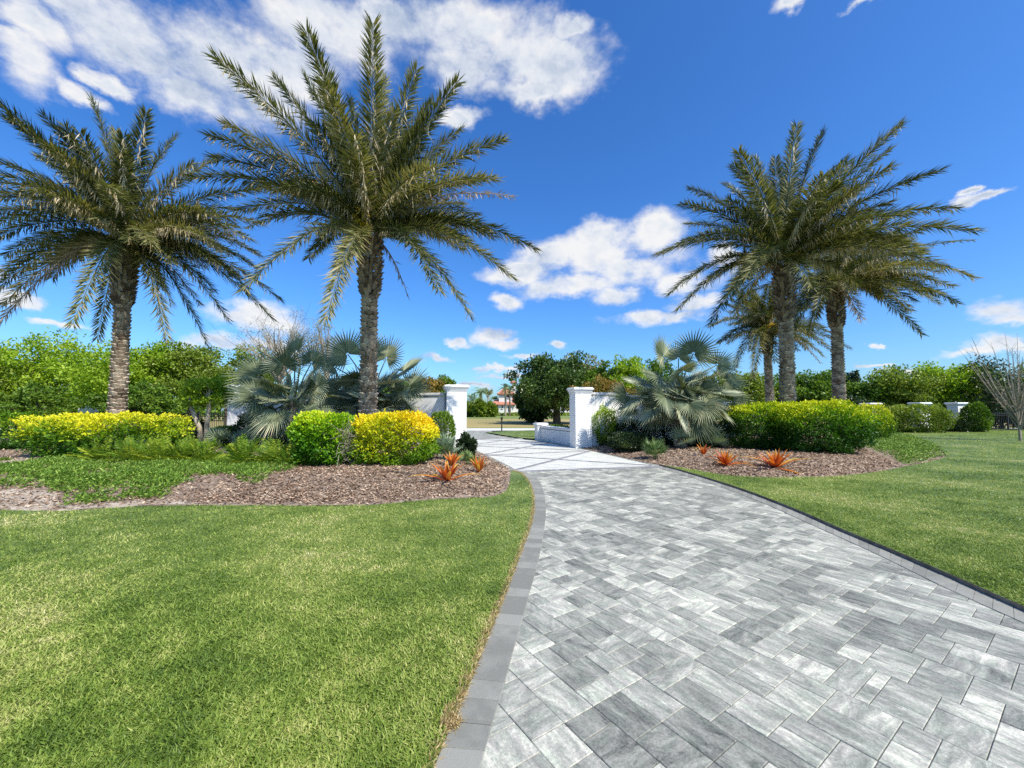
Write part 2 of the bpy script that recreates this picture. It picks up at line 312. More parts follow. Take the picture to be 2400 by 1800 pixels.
# ------------------------------------------------------------------ ground
S = 900.
me = bpy.data.meshes.new('ground'); me.from_pydata([(-S, -60, -.06), (S, -60, -.06), (S, S, -.06), (-S, S, -.06)], [], [(0, 1, 2, 3)]); me.materials.append(MATS['lawn_base'])
tag(link('ground', me), kind='structure')
gL, gR = np.array(gateL), np.array(gateR)
lawnL = outL + [bedL_front[-1]] + bedL_front[::-1] + [(-22, 3.5), (-22, -3), (outL[0][0], -3)]
poly_sheet('lawn_left', lawnL, .012, 'lawn_base')
lawnR = outR[::-1] + [(outR[0][0] + 6, outR[0][1])] + [(45, 0), (60, 34), (14.5, 33), (13.6, 26)] + bedR_front[::-1]
poly_sheet('lawn_right', lawnR, .045, 'lawn_base')
mb = MB(); l_ = outR[::-1]
for i in range(len(l_) - 1): mb.add([(*l_[i], -.02), (*l_[i + 1], -.02), (*l_[i + 1], .045), (*l_[i], .045)], [(0, 1, 2, 3)], .5)
tag(mb.build('lawn_edge_right', 'soil'), kind='structure')
poly_sheet('planting_bed_left', bedL, 0, 'soil', H, .3)
poly_sheet('planting_bed_right', bedR, 0, 'soil', H, .3)
poly_sheet('road', [(-90, 30.6), (-20, 31.2), (60, 32), (90, 32), (90, 35.4), (-20, 35.2), (-90, 34.6)], .0, 'concrete')
poly_sheet('dry_field', [(-160, 35.4), (160, 35.8), (160, 128), (-160, 128)], -.02, 'dry_field')
poly_sheet('green_verge', [(-90, 34.6), (-20, 35.2), (90, 35.4), (90, 36.6), (30, 37.2), (-20, 36.6), (-90, 36.)], -.004, 'far_green')
poly_sheet('far_lawn', [(-25, 75), (90, 66), (90, 126), (-40, 126)], -.004, 'far_green')
poly_sheet('island_lawn', smooth(GL([(1140,1014),(1200,1010.5),(1260,1009),(1330,1010),(1330,1030),(1262,1030),(1213,1026.5)]), 3), .03, 'lawn_base')
# ------------------------------------------------------------------ driveway: near field of mixed pavers
main_poly = inL + inR[::-1]
mb = MB(); ca, sa = math.cos(PA), math.sin(PA); U = np.array([ca, sa]); Vv = np.array([sa, -ca])
PAT = [[(0,0,1,1),(0,1,1,2),(1,0,2,.67),(1,.67,2,2)], [(0,0,.67,2),(.67,0,2,1),(.67,1,1.33,2),(1.33,1,2,2)], [(0,0,2,.67),(0,.67,1,2),(1,.67,2,2)],
       [(0,0,1,1.33),(1,0,2,1.33),(0,1.33,1,2),(1,1.33,2,2)], [(0,0,.67,1),(.67,0,2,1),(0,1,1.33,2),(1.33,1,2,2)], [(0,0,1,.67),(0,.67,1,1.33),(0,1.33,1,2),(1,0,2,1),(1,1,2,2)],
       [(0,0,1,2),(1,0,2,.67),(1,.67,2,1.33),(1,1.33,2,2)], [(0,0,1,1),(1,0,2,1),(0,1,2,1.67),(0,1.67,1,2),(1,1.67,2,2)]]
def lay(poly, u0, v0, unit_, z0, rng, skip=None, bev=.003, gap=.0016):
    pp = np.array(poly); c = pp.mean(0); Rr = np.linalg.norm(pp - c, axis=1).max() + 1; nn = int(Rr / (2 * unit_)) + 2
    out = MB()
    for i in range(-nn, nn):
        for j in range(-nn, nn):
            o = c + u0 * (i * 2 * unit_) + v0 * (j * 2 * unit_ + (i % 2) * unit_ * .67)
            if not (inside(poly, o[0:1], o[1:2])[0] or dist(poly, o[0:1], o[1:2])[0] < .75): continue
            for a, b, a2, b2 in PAT[rng.integers(len(PAT))]:
                m = o + u0 * (a + a2) / 2 * unit_ + v0 * (b + b2) / 2 * unit_
                if not inside(poly, m[0:1], m[1:2])[0] and dist(poly, m[0:1], m[1:2])[0] > .17: continue
                z = z0 + rng.normal() * .0007; A, B = (a * unit_ + gap, a2 * unit_ - gap), (b * unit_ + gap, b2 * unit_ - gap)
                q = []
                for dz, k in ((-.03, 0), (-bev, 0), (0, bev)):
                    for x, y in ((A[0] + k, B[0] + k), (A[1] - k, B[0] + k), (A[1] - k, B[1] - k), (A[0] + k, B[1] - k)):
                        w = o + u0 * x + v0 * y; q.append((w[0], w[1], z + dz))
                f = [(8, 9, 10, 11)]
                for k in (0, 4): f += [(k + s, k + (s + 1) % 4, k + 4 + (s + 1) % 4, k + 4 + s) for s in range(4)]
                out.add(q, f, rng.random())
    return out
rg = np.random.default_rng(3)
o = lay(main_poly, U, Vv, .208, 0., rg).build('driveway', 'paver'); tag(o, kind='structure')
# joint sand under all paving
allp = outL + gateL[1:] + gateR[::-1][:-1] + outR[::-1]
poly_sheet('joint_sand', allp, -.006, 'joint_sand')
# gate court: pale pavers, small format
court = [gateL[0]] + gateL[1:] + gateR[::-1]
th = math.radians(15); U2 = np.array([math.cos(th), math.sin(th)]); V2 = np.array([-math.sin(th), math.cos(th)])
def strips(poly, u0, v0, wu, wv, z0, rng, gap=.002):
    pp = np.array(poly); c = pp.mean(0); Rr = np.linalg.norm(pp - c, axis=1).max() + 1; out = MB(); nu, nv = int(Rr / wu), int(Rr / wv)
    I, J = np.meshgrid(np.arange(-nu, nu), np.arange(-nv, nv)); I = I.ravel(); J = J.ravel()
    m = c + u0 * ((I + .5 * (J % 2))[:, None] * wu) + v0 * (J[:, None] * wv); k = inside(poly, m[:, 0], m[:, 1]); m = m[k]; n = len(m)
    q = []
    for x, y in ((-1, -1), (1, -1), (1, 1), (-1, 1)): q.append(m + u0 * x * (wu / 2 - gap) + v0 * y * (wv / 2 - gap))
    q = np.stack(q, 1); z = z0 + rng.normal(size=(n, 1, 1)) * .0006; q = np.concatenate([q, np.broadcast_to(z, (n, 4, 1))], 2)
    out.add(q.reshape(-1, 3), np.arange(4 * n).reshape(-1, 4), np.repeat(rng.random(n), 4)); return out
g3 = np.array(gateL[3]); g3r = np.array(gateR[3])
o = strips([gateL[0], gateL[1], gateL[2], gateL[3], gateL[4], gateR[4], gateR[3], gateR[2], gateR[1], gateR[0]], U2, V2, .3, .1, .003, rg).build('gate_court', 'white_paver'); tag(o, kind='structure')
o = strips([gateL[4], gateL[5], (-5.5, 31.3), (-1.2, 31.3), gateR[5], gateR[4]], U2, V2, .3, .15, .001, rg).build('apron', 'paver'); tag(o, kind='structure')
# soldier-course borders and bands
def border(a, b, z, unit_=.155, gap=.002):
    """cross pavers between two lines a (outer) and b (inner)"""
    def res(l, n):
        l = np.array(l); d = np.r_[0, np.cumsum(np.linalg.norm(np.diff(l, axis=0), axis=1))]; t = np.linspace(0, d[-1], n)
        return np.stack([np.interp(t, d, l[:, 0]), np.interp(t, d, l[:, 1])], 1)
    L = np.linalg.norm(np.diff(np.array(a), axis=0), axis=1).sum(); n = max(2, int(L / unit_)); A, B = res(a, n * 20 + 1), res(b, n * 20 + 1); out = MB(); g = gap / unit_
    for i in range(n):
        i0, i1 = (i + g) * 20, (i + 1 - g) * 20
        pick = lambda M, t: M[int(t)] + (M[min(int(t) + 1, len(M) - 1)] - M[int(t)]) * (t - int(t))
        q = [pick(A, i0), pick(A, i1), pick(B, i1), pick(B, i0)]; zz = z + random.gauss(0, .0007)
        c = sum(q) / 4; v = [(*p, zz - .035) for p in q] + [(*p, zz - .003) for p in q] + [(*(p + (c - p) * .03), zz) for p in q]
        f = [(8, 9, 10, 11)] + [(k + s, k + (s + 1) % 4, k + 4 + (s + 1) % 4, k + 4 + s) for k in (0, 4) for s in range(4)]
        out.add(v, f, random.random())
    return out
def match(a, b):
    """inner line resampled to face the outer line point for point"""
    b = np.array(b); o = []
    for p in a:
        best = None
        for i in range(len(b) - 1):
            ab = b[i + 1] - b[i]; t = np.clip(((np.array(p) - b[i]) @ ab) / (ab @ ab), 0, 1); q = b[i] + t * ab; d = np.hypot(*(q - p))
            if best is None or d < best[0]: best = (d, q)
        o.append(tuple(best[1]))
    return o
tag(border(outL, match(outL, inL), .006).build('border_left', 'border_paver'), kind='structure')
tag(border(outR, match(outR, inR), .006, .155, .0008).build('border_right', 'border_paver'), kind='structure')
def offset(l, w):
    l = np.array(l); T = np.gradient(l, axis=0); T /= np.linalg.norm(T, axis=1, keepdims=True); return l + np.stack([-T[:, 1], T[:, 0]], 1) * w
def band(l, w, z, name, wid_mat='white_paver_band', unit_=.155):
    l = np.array(l, float); o = border(offset(l, w / 2).tolist(), offset(l, -w / 2).tolist(), z, unit_).build(name, wid_mat); return tag(o, kind='structure')
gLs, gRs = np.array(gateL), np.array(gateR)
band(np.array([gateL[0]] + gateL[1:5]) , .24, .0075, 'gate_border_left', 'border_paver')
band(gRs[:5], .24, .0075, 'gate_border_right', 'border_paver')
B = lambda a, b, z, nm: band(GL([a, b]), .2, z, nm)
B((1205,1105.5),(1546,1093.5), .011, 'cross_band'); B((1136,1067),(1382,1057.5), .0095, 'cross_band'); B((1112,1044),(1292,1038), .0095, 'cross_band'); B((1095,1029),(1213,1028), .0095, 'cross_band')
for k, (a, b) in enumerate([((1200,1104),(1380,1058.5)), ((1138,1066.5),(1529,1091.5)), ((1137,1065),(1288,1038.5)), ((1114,1046),(1371,1056)), ((1113,1042),(1222,1027.5)), ((1098,1029.5),(1288,1037.5))]):
    band(GL([a, b]), .16, .012 + .0012 * k, 'diagonal_band')
# ------------------------------------------------------------------ grass blades (stuff)
def scatter_pts(poly, n, xr, yr, dens_pow=1.):
    """random points, denser near the camera"""
    y = yr[0] * (yr[1] / yr[0]) ** R.random(n) if dens_pow == 2 else 1 / (1 / yr[0] + (1 / yr[1] - 1 / yr[0]) * R.random(n))
    x = R.uniform(-1, 1, n)
    x = x * (1.42 * np.maximum(y, 1.4) + 2.6); k = inside(poly, x, y); return x[k], y[k]
def grass(name, poly, n, yr, label, z0=.01):
    x, y = scatter_pts(poly, n, (-1, 1), yr)
    k = dist(poly, x, y) > .015; x, y = x[k], y[k]; n = len(x); s = np.clip(y / 4.5, 1, 7) ** .8
    b = np.stack([x, y, np.full(n, z0)], 1); a = R.uniform(0, 2 * math.pi, n); tilt = R.uniform(.2, 1.1, n)
    d = np.stack([np.cos(a) * np.sin(tilt), np.sin(a) * np.sin(tilt), np.cos(tilt)], 1); sd = np.stack([-np.sin(a + R.normal(0, .5, n)), np.cos(a), np.zeros(n)], 1); sd = unit(sd)
    L = R.uniform(.022, .05, n) * s ** .45; W = R.uniform(.005, .0095, n) * s
    patch = .5 + .5 * np.sin(x * 1.7 + 1.3 * np.sin(y * 1.1)) * np.sin(y * 1.9 + x * .7)
    r = np.clip(R.beta(2, 2.2, n) + (patch - .5) * .25, 0, 1); bend = np.stack([np.cos(a), np.sin(a), -np.ones(n) * .8], 1) * (L * .25)[:, None]
    m = MB(); m.kites(b, d, sd, L, W, r, bend, .4); o = m.build(name, 'grass_blades'); return tag(o, label, None, None, 'stuff')
grass('grass', lawnL, 760000, (1.35, 9.5), 'sunlit lawn grass left of the driveway')
grass('grass', lawnR, 900000, (1.6, 34), 'lawn grass right of the driveway', .043)
isl = smooth(GL([(1140,1014),(1200,1010.5),(1260,1009),(1330,1010),(1330,1030),(1262,1030),(1213,1026.5)]), 3)
grass('grass', isl, 60000, (20, 34), 'small lawn island before the road')
# dry thatch along the left border
l = np.array(outL); q = R.random(9000) ** 1.6 * (len(l) - 1.001); k = q.astype(int); b = l[k] + (l[k + 1] - l[k]) * (q - k)[:, None]; T = unit(l[k + 1] - l[k]); Nn = np.stack([-T[:, 1], T[:, 0]], 1)
b = b + Nn * R.uniform(-.002, .05, 9000)[:, None]; k = b[:, 1] > 1.2; b = b[k]; Nn = Nn[k]; n = len(b); d = unit(np.concatenate([-Nn * .5, np.full((n, 1), .5)], 1) + R.normal(0, .55, (n, 3)))
m = MB(); m.kites(np.concatenate([b, R.uniform(.002, .02, (n, 1))], 1), d, side_of(d), R.uniform(.02, .045, n), .005, R.random(n)); tag(m.build('thatch', 'thatch_blades'), 'dry tan thatch along the left border edge', None, None, 'stuff')
# ------------------------------------------------------------------ mulch chips (stuff), sand, juniper
juniL = GL([(-260,1112),(0,1112),(70,1100),(150,1083),(325,1082),(506,1084),(640,1090),(690,1100),(698,1114),(640,1140),(586,1154),(530,1140),(470,1138),(410,1160),(362,1175),(290,1178),(217,1188),(137,1191),(150,1170),(90,1160),(0,1161),(-260,1170)])
juniL2 = GL([(-260,1066),(0,1064),(60,1060),(110,1072),(60,1088),(0,1100),(-260,1100)])
juniR = GL([(2006,1047.5),(2040,1030),(2073,1018),(2129,1024),(2189,1047),(2211,1069),(2165,1084),(2117,1094),(2069,1077),(2020,1060)])
def chips(name, poly, n, yr, excl, label, thin=None):
    x, y = scatter_pts(poly, n, (-1, 1), yr); k = dist(poly, x, y) > .02
    for e in excl: k &= ~inside(e, x, y)
    if thin is not None: k &= R.random(len(x)) < thin(x, y)
    x, y = x[k], y[k]; n = len(x); s = np.clip(y / 8, 1, 3) ** .6; b = np.stack([x, y, H(x, y) + R.uniform(.002, .03, n)], 1)
    a = R.uniform(0, 2 * math.pi, n); t = R.normal(0, .3, n); d = np.stack([np.cos(a) * np.cos(t), np.sin(a) * np.cos(t), np.sin(t)], 1)
    w = R.normal(0, .4, n); sd = unit(np.stack([-np.sin(a), np.cos(a), w], 1)); L = (R.uniform(.02, .058, n) * s)[:, None]; W = (R.uniform(.008, .018, n) * s)[:, None]
    j = lambda: 1 + R.normal(0, .15, (n, 1))
    v = np.stack([b - sd * W * j(), b + d * L - sd * W * .7 * j(), b + d * L * j() + sd * W * .6 * j(), b + sd * W * j()], 1).reshape(-1, 3)
    m = MB(); m.add(v, np.arange(4 * n).reshape(-1, 4), np.repeat(R.random(n), 4)); return tag(m.build(name, 'mulch'), label, None, None, 'stuff')
def thinL(x, y):
    sandy = np.clip((-x - 4.6) / 3., 0, .62); edge = np.clip(dist(bedL_front, x, y, False) / .25, .15, 1); return (1 - sandy) * edge
chips('mulch', bedL, 200000, (5.8, 17), [], 'brown bark mulch covering the left bed', thinL)
chips('mulch', bedR, 160000, (8.5, 22), [juniR], 'brown bark mulch covering the right bed', lambda x, y: np.clip(dist(bedR_front, x, y, False) / .3, .2, 1))
poly_sheet('sand_strip', GL([(-260,1197),(0,1198),(140,1200),(330,1189),(520,1187),(430,1177),(330,1178),(230,1186),(140,1189),(130,1166),(60,1160),(-260,1168)]), 0, 'sand', lambda x, y: H(x, y) + .006, .25)
poly_sheet('sand_path', GL([(-260,1122),(0,1115),(75,1100),(150,1084),(110,1078),(60,1088),(0,1099),(-260,1106)]), 0, 'sand', lambda x, y: H(x, y) + .006, .25)
def sprigs(name, poly, n, yr, label, h=.04, size=.13):
    pp = np.array(poly); x = R.uniform(max(-14, pp[:, 0].min()), pp[:, 0].max(), n * 4); y = R.uniform(pp[:, 1].min(), pp[:, 1].max(), n * 4); k = inside(poly, x, y); x, y = x[k][:n], y[k][:n]; n = len(x)
    cov = np.sin(x * 2.3 + np.sin(y * 3)) * np.sin(y * 3.3 + x) ; k = (R.random(n) < .62 + .5 * cov) & (dist(poly, x, y) > R.random(n) ** 2 * .5); x, y = x[k], y[k]; n = len(x)
    hh = h * (.45 + .55 * (.5 + .5 * np.sin(x * 3.7 + y * 2.1) * np.cos(y * 4.1 - x))) * np.clip(dist(poly, x, y) / .3, .25, 1)
    m = MB(); g = unit(np.array([[.8, -.45, .0]]) + R.normal(0, .55, (n, 3))); g[:, 2] = R.uniform(.02, .5, n); g = unit(g)
    b0 = np.stack([x, y, H(x, y) + hh * R.random(n)], 1)
    for q in range(9):
        t = q / 8; b = b0 + g * size * t; d = unit(g + R.normal(0, .6, (n, 3)) + np.array([0, 0, .2])); m.kites(b, d, side_of(d), R.uniform(.05, .09, n), .022, np.clip(R.beta(2, 2, n) + t * .2 - .1, 0, 1))
    return tag(m.build(name, 'juniper'), label, None, None, 'stuff')
sprigs('juniper_cover', juniL, 17000, (6.3, 12.5), 'green creeping juniper over the front of the left bed')
sprigs('juniper_cover', juniL2, 3500, (9, 15), 'strip of low green juniper behind the sandy path, far left')
sprigs('juniper_cover', juniR, 9000, (10, 26), 'dark green juniper tongue at the tip of the right bed', .18, .2)
# ------------------------------------------------------------------ shrubs
def shrub(name, mat, px0, px1, pytop, pybase, thick, label, cat='shrub', n=9000, leaf=.06, boxy=2.6, group=None, Y=None, top_bright=.0, rough=.1, loose=0., twigs=True, base_lift=.0):
    pc = (px0 + px1) / 2
    g = onG(pc, pybase) if Y is None else np.array([(pc - 1200) * mpp(Y), Y, Hs((pc - 1200) * mpp(Y), Y)])
    if Y is not None: g[0] = P(pc, 960, Y)[0]
    Yc = g[1] + thick * .45; zt = P(pc, pytop, g[1] + thick * .35)[2]; z0 = Hs(P(pc, 960, Yc)[0], Yc); hgt = zt - z0
    a = (px1 - px0) / 2 * mpp(Yc - thick * .1); b = thick / 2; X = P(pc, 960, Yc)[0]
    t = thing(name, label, cat, (X, Yc, z0), math.atan2(X, Yc) * -.0, group)
    # surface samples of a superellipsoid with lumps
    N = n; u = unit(R.normal(size=(N, 3))); p = boxy
    rr = (np.abs(u[:, 0]) ** p + np.abs(u[:, 1]) ** p + np.abs(u[:, 2]) ** p) ** (-1 / p)
    ph = R.uniform(0, 6, 6); l = rough * (np.sin(u[:, 0] * 5 * max(1, a) + ph[0] + 2 * u[:, 2]) * np.sin(u[:, 2] * 6 + ph[1]) + .6 * np.sin(u[:, 1] * 7 + ph[2] + 3 * u[:, 0]) * np.sin(u[:, 0] * 11 * max(1, a * .6) + ph[3]) + .5 * np.sin(u[:, 2] * 15 + ph[4]) * np.sin(u[:, 0] * 19 * max(1, a * .5) + ph[5]))
    dep = 1 - np.abs(R.normal(0, .09 + loose, N)) + R.random(N) ** 9 * .08
    q = u * (rr * (1 + l) * dep)[:, None]
    hz = hgt * (.5 + base_lift / 2)
    hole = np.sin(u[:, 0] * 17 * max(1, a * .7) + ph[1]) * np.sin(u[:, 2] * 19 + ph[2]) + .8 * np.sin(u[:, 1] * 15 + ph[3] + u[:, 0] * 23) * np.sin(u[:, 2] * 31 + ph[0]); dep = np.where(hole > .35, dep * .86, dep); q = u * (rr * (1 + l) * dep)[:, None]
    b0 = q * np.array([a * .94, b * .94, hgt - hz]) + np.array([0, 0, hz]); k = b0[:, 2] > .02; b0, u, q, dep = b0[k], u[k], q[k], dep[k]; N = len(b0)
    d = unit(u * .9 + R.normal(0, .75, (N, 3)) + np.array([0, 0, .35]))
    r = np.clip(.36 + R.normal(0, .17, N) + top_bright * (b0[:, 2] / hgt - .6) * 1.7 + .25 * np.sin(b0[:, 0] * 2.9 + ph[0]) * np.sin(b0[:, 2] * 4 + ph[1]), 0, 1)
    m = MB(); s = R.uniform(.7, 1.3, N) * leaf; m.kites(b0, d, side_of(d), s * 1.25, s * .72, r); m.build('foliage', mat, t)
    if twigs:
        m = MB()
        for i in range(26):
            e = unit(R.normal(size=3) + np.array([0, 0, .8])) * np.array([a, b, hgt]) * .8; e[2] = abs(e[2]); s0 = np.array([R.uniform(-.5, .5) * a, R.uniform(-.3, .3) * b, -.02]); mid = (s0 + e) / 2 + R.normal(0, .06, 3)
            m.tube([s0, mid, e], [.018, .012, .004], 5)
        m.build('stem', 'bark', t)
    return t
GH = 'clipped shrubs of the beds'
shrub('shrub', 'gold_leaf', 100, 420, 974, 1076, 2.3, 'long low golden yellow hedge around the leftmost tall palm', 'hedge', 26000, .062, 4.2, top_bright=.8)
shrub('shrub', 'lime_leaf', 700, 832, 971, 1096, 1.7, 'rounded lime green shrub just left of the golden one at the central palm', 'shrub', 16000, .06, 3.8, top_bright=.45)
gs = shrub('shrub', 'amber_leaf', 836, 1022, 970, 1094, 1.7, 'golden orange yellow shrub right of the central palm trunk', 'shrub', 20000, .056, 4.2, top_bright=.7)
m = MB()
for i in range(95):
    s0 = np.array([-1.08 + R.normal(0, .08), -.55 + R.normal(0, .15), R.uniform(.15, .95)]); e = s0 + R.normal(0, .2, 3) + np.array([.06, -.1, .05]); m.tube([s0, (s0 + e) / 2 + R.normal(0, .03, 3), e], [.006, .004, .002], 4)
tag(m.build('dead_twigs', 'grey_twig', gs), 'bare grey dead twigs at the left end')
shrub('shrub', 'green_leaf', 1004, 1066, 968, 1045, 1.1, 'mid green upright shrub against the left gate pillar', 'shrub', 8000, .05, 3.2, Y=13.2, top_bright=.3)
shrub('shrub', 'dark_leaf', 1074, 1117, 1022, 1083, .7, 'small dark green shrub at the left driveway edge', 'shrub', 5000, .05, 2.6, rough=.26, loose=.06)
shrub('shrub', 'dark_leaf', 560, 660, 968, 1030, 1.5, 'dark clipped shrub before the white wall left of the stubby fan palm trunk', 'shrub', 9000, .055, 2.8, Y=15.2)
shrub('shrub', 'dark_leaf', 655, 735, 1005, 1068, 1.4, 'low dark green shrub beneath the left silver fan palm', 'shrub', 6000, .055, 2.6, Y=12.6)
shrub('shrub', 'hedge_leaf', -60, 98, 968, 1058, 1.8, 'dark green hedge at the far left edge', 'hedge', 11000, .06, 3., top_bright=.3)
shrub('shrub', 'dark_leaf', 415, 475, 985, 1052, 1.4, 'dark shrub between the golden hedge and the pale multi-stem trunk', 'shrub', 5000, .06, 2.6, Y=15.)
shrub('shrub', 'green_leaf', 500, 560, 1000, 1052, 1.2, 'small green shrub at the foot of the wall end pillar', 'shrub', 4000, .06, 2.4, Y=15.)
shrub('shrub', 'spring_leaf', 1386, 1448, 955, 1046, 1., 'bright green loose shrub right of the right gate pillar', 'shrub', 6000, .05, 2.4, top_bright=.5, rough=.2, loose=.08)
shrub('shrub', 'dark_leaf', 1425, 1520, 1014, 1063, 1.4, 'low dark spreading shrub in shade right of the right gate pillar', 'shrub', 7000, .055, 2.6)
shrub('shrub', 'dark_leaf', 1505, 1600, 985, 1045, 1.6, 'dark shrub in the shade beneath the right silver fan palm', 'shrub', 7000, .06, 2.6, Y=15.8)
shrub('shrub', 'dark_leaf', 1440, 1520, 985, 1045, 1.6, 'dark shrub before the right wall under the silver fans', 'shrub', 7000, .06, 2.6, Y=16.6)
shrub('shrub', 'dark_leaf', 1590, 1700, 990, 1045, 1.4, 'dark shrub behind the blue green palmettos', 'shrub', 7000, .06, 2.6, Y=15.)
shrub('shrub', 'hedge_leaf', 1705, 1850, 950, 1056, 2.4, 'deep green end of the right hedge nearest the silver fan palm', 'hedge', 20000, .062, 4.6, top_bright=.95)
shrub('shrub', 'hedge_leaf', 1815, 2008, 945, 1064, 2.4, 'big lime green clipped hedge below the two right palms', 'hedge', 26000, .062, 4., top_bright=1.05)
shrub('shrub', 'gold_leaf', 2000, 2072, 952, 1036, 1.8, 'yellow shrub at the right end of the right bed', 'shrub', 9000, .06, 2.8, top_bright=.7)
shrub('shrub', 'olive_leaf', 2062, 2222, 951, 1008, 2.0, 'distant clipped green hedge before the white fence columns', 'hedge', 12000, .1, 3.5, top_bright=.5, Y=27.3)
shrub('shrub', 'green_leaf', 2260, 2310, 944, 1008, 1.6, 'distant conical green bush right of the last white column', 'shrub', 5000, .1, 2., Y=28)
shrub('shrub', 'dark_leaf', 2216, 2262, 986, 1008, 1.0, 'low dark bush at the foot of the last white column', 'shrub', 3000, .1, 2.4, Y=28.3)
shrub('shrub', 'rust_leaf', 1335, 1490, 892, 960, 3., 'rusty brown and green shrub mass showing over the right wall', 'shrub', 12000, .12, 2.4, Y=24, rough=.2, top_bright=.3)
shrub('shrub', 'green_leaf', 1268, 1340, 998, 1015, 1.2, 'low green planting behind the low white wall', 'shrub', 3000, .08, 2.4, Y=23)
# ------------------------------------------------------------------ small plants
def rosette(name, mat, px, py, hpx, label, nleaf=18, spread=.75, wid=.05, cat='plant', group=None, up=1.):
    g = onG(px, py); h = hpx * mpp(g[1]); t = thing(name, label, cat, g, 0, group)
    for i in range(nleaf):
        a = i * 2.4 + R.normal(0, .2); f = i / nleaf; el = (1.45 - f * spread * 1.5 * R.uniform(.7, 1.1)) * up; L = h * R.uniform(.85, 1.1) / max(.45, math.sin(max(el, .5))) * (1 - .15 * f)
        rad = np.array([math.cos(a), math.sin(a), 0]); sd = np.array([-math.sin(a), math.cos(a), 0]); pts = []
        for q in range(7):
            s = q / 6; e2 = el - s * s * .55 * (.4 + f); pts.append((rad * math.cos(e2) + np.array([0, 0, math.sin(e2)])) * (L / 6))
        pts = np.cumsum(np.array(pts), 0) - pts[0]; pts[:, 2] += .01; w = wid * np.array([.6, .9, 1, .95, .75, .45, .04])
        m = MB(); n_ = np.cross(np.gradient(pts, axis=0), sd); n_ = unit(n_)
        A = pts + sd * w[:, None] + n_ * w[:, None] * -.45; Bq = pts - sd * w[:, None] + n_ * w[:, None] * -.45; v = np.stack([A, pts, Bq], 1).reshape(-1, 3)
        fc = [(3*k, 3*k+1, 3*k+4, 3*k+3) for k in range(6)] + [(3*k+1, 3*k+2, 3*k+5, 3*k+4) for k in range(6)]
        m.add(v, fc, np.repeat(np.clip(np.linspace(.2, .75, 7) + R.normal(0, .12) + (.35 if f > .85 else 0), 0, 1), 3)); m.build('leaf', mat, t, smooth=True)
    return t
BR = 'orange bromeliads in the mulch'
rosette('bromeliad', 'bromeliad', 1049, 1127, 50, 'orange bromeliad with drooping lower leaves, nearest the left bed front', 15, .8, .045, group=BR)
rosette('bromeliad', 'bromeliad', 1060, 1093, 36, 'orange bromeliad behind the drooping one, beside the grey green palmetto', 12, .5, .04, group=BR)
rosette('bromeliad', 'bromeliad', 1122, 1108, 42, 'upright orange bromeliad closest to the driveway on the left', 16, .42, .036, group=BR)
rosette('bromeliad', 'bromeliad', 1649, 1068, 30, 'small upright orange bromeliad, leftmost in the right bed', 10, .35, .035, group=BR)
rosette('bromeliad', 'bromeliad', 1701, 1091, 37, 'spiky red orange bromeliad in the middle of the right bed row', 24, .95, .036, group=BR)
rosette('bromeliad', 'bromeliad', 1818, 1097, 47, 'largest red orange bromeliad, rightmost before the lime hedge', 24, .9, .045, group=BR)
def fan_geo(m, c, ax, nrm, rad, nseg=34, spread=2.5, r0=.4, droop=.25, split=.48):
    """palmate leaf: folded segments, joined near the centre, free towards the tips"""
    ax = unit(np.asarray(ax, float)); nrm = nrm - ax * (nrm @ ax); nrm = unit(nrm); s = np.cross(nrm, ax)
    A = np.linspace(-spread, spread, nseg + 1); down = np.array([0, 0, -1.])
    for k in range(nseg):
        a0, a1 = A[k], A[k + 1]; am = (a0 + a1) / 2; L = rad * (1 - .22 * abs(am / spread) ** 2) * R.uniform(.9, 1.06); cup = .16 * rad
        def pt(a, l, h=0.): d = ax * math.cos(a) + s * math.sin(a); return c + d * l + nrm * (h + cup * (l / rad) ** 2 * 1.1) + ax * 0
        f = .036 * rad; l1, l2 = L * split, L * (split + .25); dr = down * droop * rad * R.uniform(.3, 1.2)
        a_, b_, m_ = pt(a0, l1), pt(a1, l1), pt(am, l1, f)
        w = .32; a2, b2, m2 = pt(am + (a0 - am) * w * 1.3, l2) + dr * .3, pt(am + (a1 - am) * w * 1.3, l2) + dr * .3, pt(am, l2, f * .5) + dr * .3
        tip = pt(am + R.normal(0, .015), L) + dr; i0 = pt(a0, .05 * rad); i1 = pt(a1, .05 * rad); im = pt(am, .05 * rad, f * .2)
        r = np.clip(r0 + R.normal(0, .12), 0, .85); rt = np.clip(r + (.25 if R.random() < .12 else 0.), 0, 1)
        m.add([i0, im, i1, a_, m_, b_, a2, m2, b2, tip], [(0, 1, 4, 3), (1, 2, 5, 4), (3, 4, 7, 6), (4, 5, 8, 7), (6, 7, 9, 9), (7, 8, 9, 9)], [r] * 6 + [rt] * 4)
def palmetto(px, py, hpx, wpx, label, mat='green_fan', n=12, group='small palmettos', seg=14):
    g = onG(px, py); h = hpx * mpp(g[1]); w = wpx / 2 * mpp(g[1]); t = thing('palmetto', label, 'palmetto', g, 0, group)
    for i in range(n):
        a = i * 2.4 + R.normal(0, .3); el = R.uniform(.35, 1.4); d = np.array([math.cos(a) * math.cos(el), math.sin(a) * math.cos(el), math.sin(el)])
        c = d * np.array([w * .75, w * .75, h * .75]) * R.uniform(.55, .85); rad = min(.5, h * .62) * R.uniform(.8, 1.1); m = MB(); m.tube([(0, 0, 0), c * .5 + np.array([0, 0, .03]), c], [.008, .006, .005], 4, .4)
        fan_geo(m, c, d + np.array([0, 0, .1]), np.array([0, 0, 1.]) + R.normal(0, .3, 3), rad, seg, 1.7, R.uniform(.2, .8), .12, .35); m.build('fan_leaf', mat, t)
leafmat('blue_palmetto', [(0, (.1, .16, .1)), (.5, (.24, .33, .22)), (1, (.42, .48, .33))], .2)
